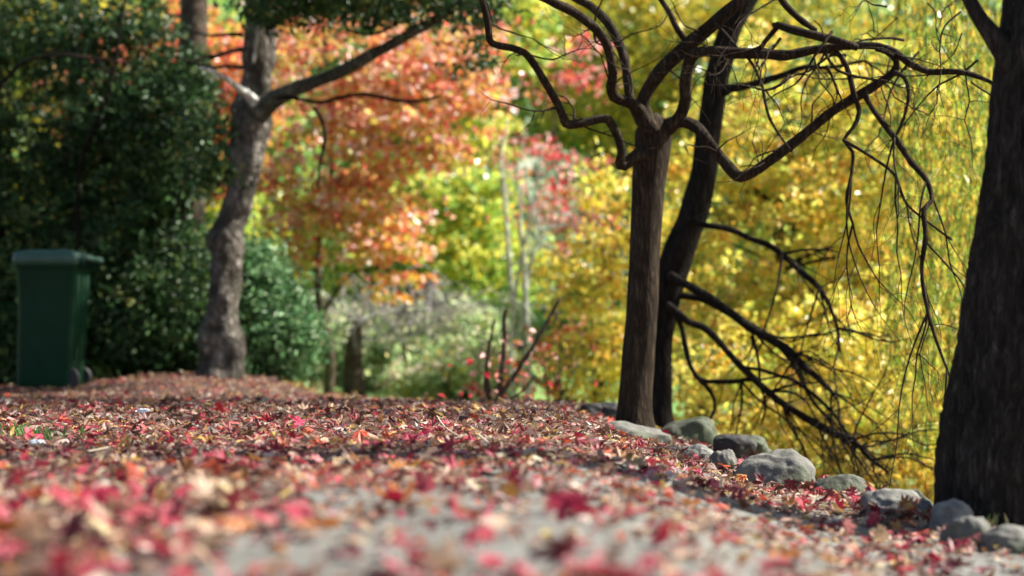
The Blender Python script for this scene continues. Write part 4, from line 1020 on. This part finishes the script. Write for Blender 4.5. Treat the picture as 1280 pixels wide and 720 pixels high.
# leaves and plants on the banks beyond the edge, so that the lower ground is not bare
Xc = rs.uniform(-5, 9, 9000); Yc = rs.uniform(6, 24, 9000)
ok = Xc > np.interp(Yc, EY, EX) + 0.1; Xc, Yc = Xc[ok], Yc[ok]; nc = len(Xc)
Vc, Fc3, Cc = litter_mesh(Xc, Yc, rs.uniform(0.004, 0.02, nc), rs.uniform(0.03, 0.055, nc), pick(rs, [(2, (0.6, 0.4, 0.06)), (1, (0.3, 0.14, 0.06)), (1, (0.5, 0.1, 0.08)), (1, (0.55, 0.38, 0.28))], nc), np.abs(rs.normal(0, 0.4, nc)), rs)
o = link('bank_leaf_litter', mesh_np('bank_leaf_litter', Vc, Fc3, 3, Cc), M_litter)
tag(o, 'yellow and brown fallen leaves scattered on the lower bank beyond the stones', 'leaf litter', kind='stuff')

# the nearest leaves, one object each
kinds = [('crimson', (0.46, 0.02, 0.06), 5), ('pink-red', (0.50, 0.07, 0.10), 3), ('orange', (0.60, 0.21, 0.05), 3.2), ('tan', (0.58, 0.40, 0.27), 4), ('brown', (0.24, 0.11, 0.06), 3.2), ('dark maroon', (0.15, 0.02, 0.03), 2), ('pale yellow', (0.68, 0.55, 0.30), 1.2)]
protos = {}
z1 = np.zeros(1)
def leaf_mesh(col, rs, tl):
    T2, Tr = maple(True)
    n1_ = 1
    V_, F_, C_ = litter_mesh(np.array([0.0]), np.array([0.0]), np.array([0.0]) - terrain(0, 0), np.array([1.0]), np.array([col]), np.array([tl]), rs, True)
    return mesh_np('fallen_leaf', V_, F_, 3, C_)
for nm, c, w_ in kinds:
    protos[nm] = []
    for k in range(6):
        me = leaf_mesh(c, rs, abs(rs.normal(0, 0.35)) if k < 5 else 1.0); me.materials.append(M_litter); protos[nm].append(me)
wts = np.array([k[2] for k in kinds]); wts = wts / wts.sum()
Xn, Yn = scatter(1500, 1.55, 2.95, rs, 1.0)
ok = dens_keep(Xn, Yn, rs); Xn, Yn = Xn[ok], Yn[ok]
Xn, Yn = Xn[:285], Yn[:285]
for x, y in zip(Xn, Yn):
    k = kinds[rs.choice(len(kinds), p=wts)]
    s = rs.uniform(0.030, 0.055)
    o = bpy.data.objects.new('fallen_leaf', protos[k[0]][rs.integers(6)]); COL.objects.link(o)
    o.scale = (s, s, s); o.rotation_euler = (0, 0, rs.uniform(0, 6.28))
    o.location = (x, y, float(terrain(x, y)) + 0.008 + rs.uniform(0, 0.012))
    tag(o, 'one of the %s fallen maple leaves blurred on the paving nearest the camera' % k[0], 'leaf', '%s leaves nearest the camera' % k[0])

def ground_hit(px, py, lo=1.8, hi=14.0):
    best = None
    for D_ in np.linspace(lo, hi, 1200):
        p = P(px, py, D_)
        if p[2] <= float(terrain(p[0], p[1])): return p[0], p[1]
    return p[0], p[1]
special = [(276, 523, 'bright red leaf standing upright on the brown litter left of centre', (0.62, 0.04, 0.05), 1.1, 0.055, 40),
           (604, 577, 'orange-red leaf standing on edge in the middle of the path', (0.66, 0.12, 0.04), 1.1, 0.040, 100),
           (763, 536, 'orange-red leaf lying on the stone before the forked trunk', (0.66, 0.10, 0.05), 0.9, 0.05, 20),
           (375, 545, 'pinkish crimson leaf propped up left of the straw-coloured twig', (0.60, 0.05, 0.12), 0.9, 0.05, 200),
           (527, 563, 'crimson star-shaped leaf below the straw-coloured twig', (0.52, 0.02, 0.08), 0.5, 0.05, 310),
           (1130, 640, 'large curled crimson leaf leaning on the pale streaked stone', (0.55, 0.03, 0.08), 1.0, 0.05, 60),
           (960, 603, 'dark red curled leaf in front of the largest boulder', (0.38, 0.03, 0.04), 0.8, 0.045, 10),
           (8, 625, 'blurred pink-red leaf at the left edge of the foreground', (0.66, 0.08, 0.10), 0.9, 0.045, 90)]
for (px, py, lab, c, tl, s, yaw) in special:
    me = leaf_mesh(c, np.random.default_rng(px), tl); me.materials.append(M_litter)
    x, y = ground_hit(px, py)
    o = bpy.data.objects.new('fallen_leaf', me); COL.objects.link(o); o.scale = (s, s, s); o.rotation_euler = (0, 0, R(yaw))
    o.location = (x, y, float(terrain(x, y)) + 0.012); tag(o, lab, 'leaf')
# straw twigs and small debris
M_straw = plain_mat('straw', (0.62, 0.52, 0.38), 0.6)
def gtwig(pxs, label, rad=0.0035, mat=M_straw, lift=0.03, name='fallen_twig'):
    rows = []
    for k, (px, py) in enumerate(pxs):
        x, y = ground_hit(px, py); rows.append((x, y, float(terrain(x, y)) + lift * (1 if 0 < k < len(pxs) - 1 else 1), rad * (1 - 0.15 * k)))
    V_, Q_ = tube(np.array(rows), 6, 0.01, 0.1, 3)
    o = link(name, mesh_np(name, V_, Q_, 4, smooth=True), mat); tag(o, label, 'twig')
gtwig([(546, 530), (554, 542), (562, 550), (574, 558)], 'straw-coloured bent twig on the leaves in the centre of the path')
gtwig([(110, 578), (124, 575), (141, 571)], 'pale short twig lying blurred at the left side of the path', 0.003)
gtwig([(598, 556), (606, 563), (612, 568)], 'short whitish twig lying right of the straw-coloured bent one', 0.004)
gtwig([(988, 606), (994, 596), (1000, 583)], 'thin pale stalk sticking up against the largest boulder', 0.002, lift=0.02)
# white scraps
def scrap(px, py, label, s):
    x, y = ground_hit(px, py); rs_ = np.random.default_rng(px)
    bm = bmesh.new(); bmesh.ops.create_icosphere(bm, subdivisions=3, radius=1)
    for v in bm.verts:
        q = noise.noise(v.co * 1.7 + Vector((px, 0, 0))); v.co *= 1 + 0.5 * q
        v.co.z *= 0.35; v.co.z += 0.25 * noise.noise(v.co * 3)
        v.co *= s
    me = bpy.data.meshes.new('white_scrap'); bm.to_mesh(me); bm.free(); me.materials.append(plain_mat('white_paper', (0.7, 0.72, 0.72), 0.6))
    o = bpy.data.objects.new('white_scrap', me); COL.objects.link(o); o.location = (x, y, float(terrain(x, y)) + 0.025 + s * 0.3); tag(o, label, 'scrap')
scrap(179, 524, 'small crumpled white scrap among brown leaves left of the upright red leaf', 0.028)
scrap(46, 566, 'blurred whitish scrap near the green tufts at the left edge', 0.022)

# green tufts at the left
M_grass = leaf_mat('grass_blade', 0.5, 0.35, 0.4)
def tuft(px, py, n, h, label, spread=0.05, pal=((2, (0.08, 0.22, 0.05)), (1, (0.2, 0.34, 0.1)))):
    x, y = ground_hit(px, py); rs_ = np.random.default_rng(px * 3 + py)
    rows_t, cols = [], []
    z = float(terrain(x, y))
    cent = np.stack([x + rs_.normal(0, spread, n), y + rs_.normal(0, spread, n), z + rs_.uniform(0.2, 0.6, n) * h + 0.01], 1)
    V_, Q_, C_ = leaf_cloud(cent, h, 0.16, rs_, 0.0, colors=pick(rs_, list(pal), n, 0.2), hang=-1.0)
    o = link('grass_tuft', mesh_np('grass_tuft', V_, Q_, 4, C_), M_grass); tag(o, label, 'grass')
tuft(6, 545, 34, 0.038, 'green grass tuft at the left edge of the path')
tuft(44, 552, 40, 0.04, 'smaller green tuft just right of the edge tuft')
tuft(62, 556, 14, 0.03, 'sparse green sprig beside the blurred whitish scrap', 0.03)
tuft(170, 560, 14, 0.03, 'tiny green sprig alone in the red leaves at left', 0.02)
tuft(122, 472, 60, 0.16, 'yellowish green weed at the right foot of the wheelie bin', 0.08, ((2, (0.3, 0.38, 0.08)), (1, (0.12, 0.2, 0.05))))
tuft(1232, 668, 9, 0.05, 'pale little plant between the corner stones and thick trunk', 0.03, ((2, (0.5, 0.45, 0.2)), (1, (0.3, 0.36, 0.12))))
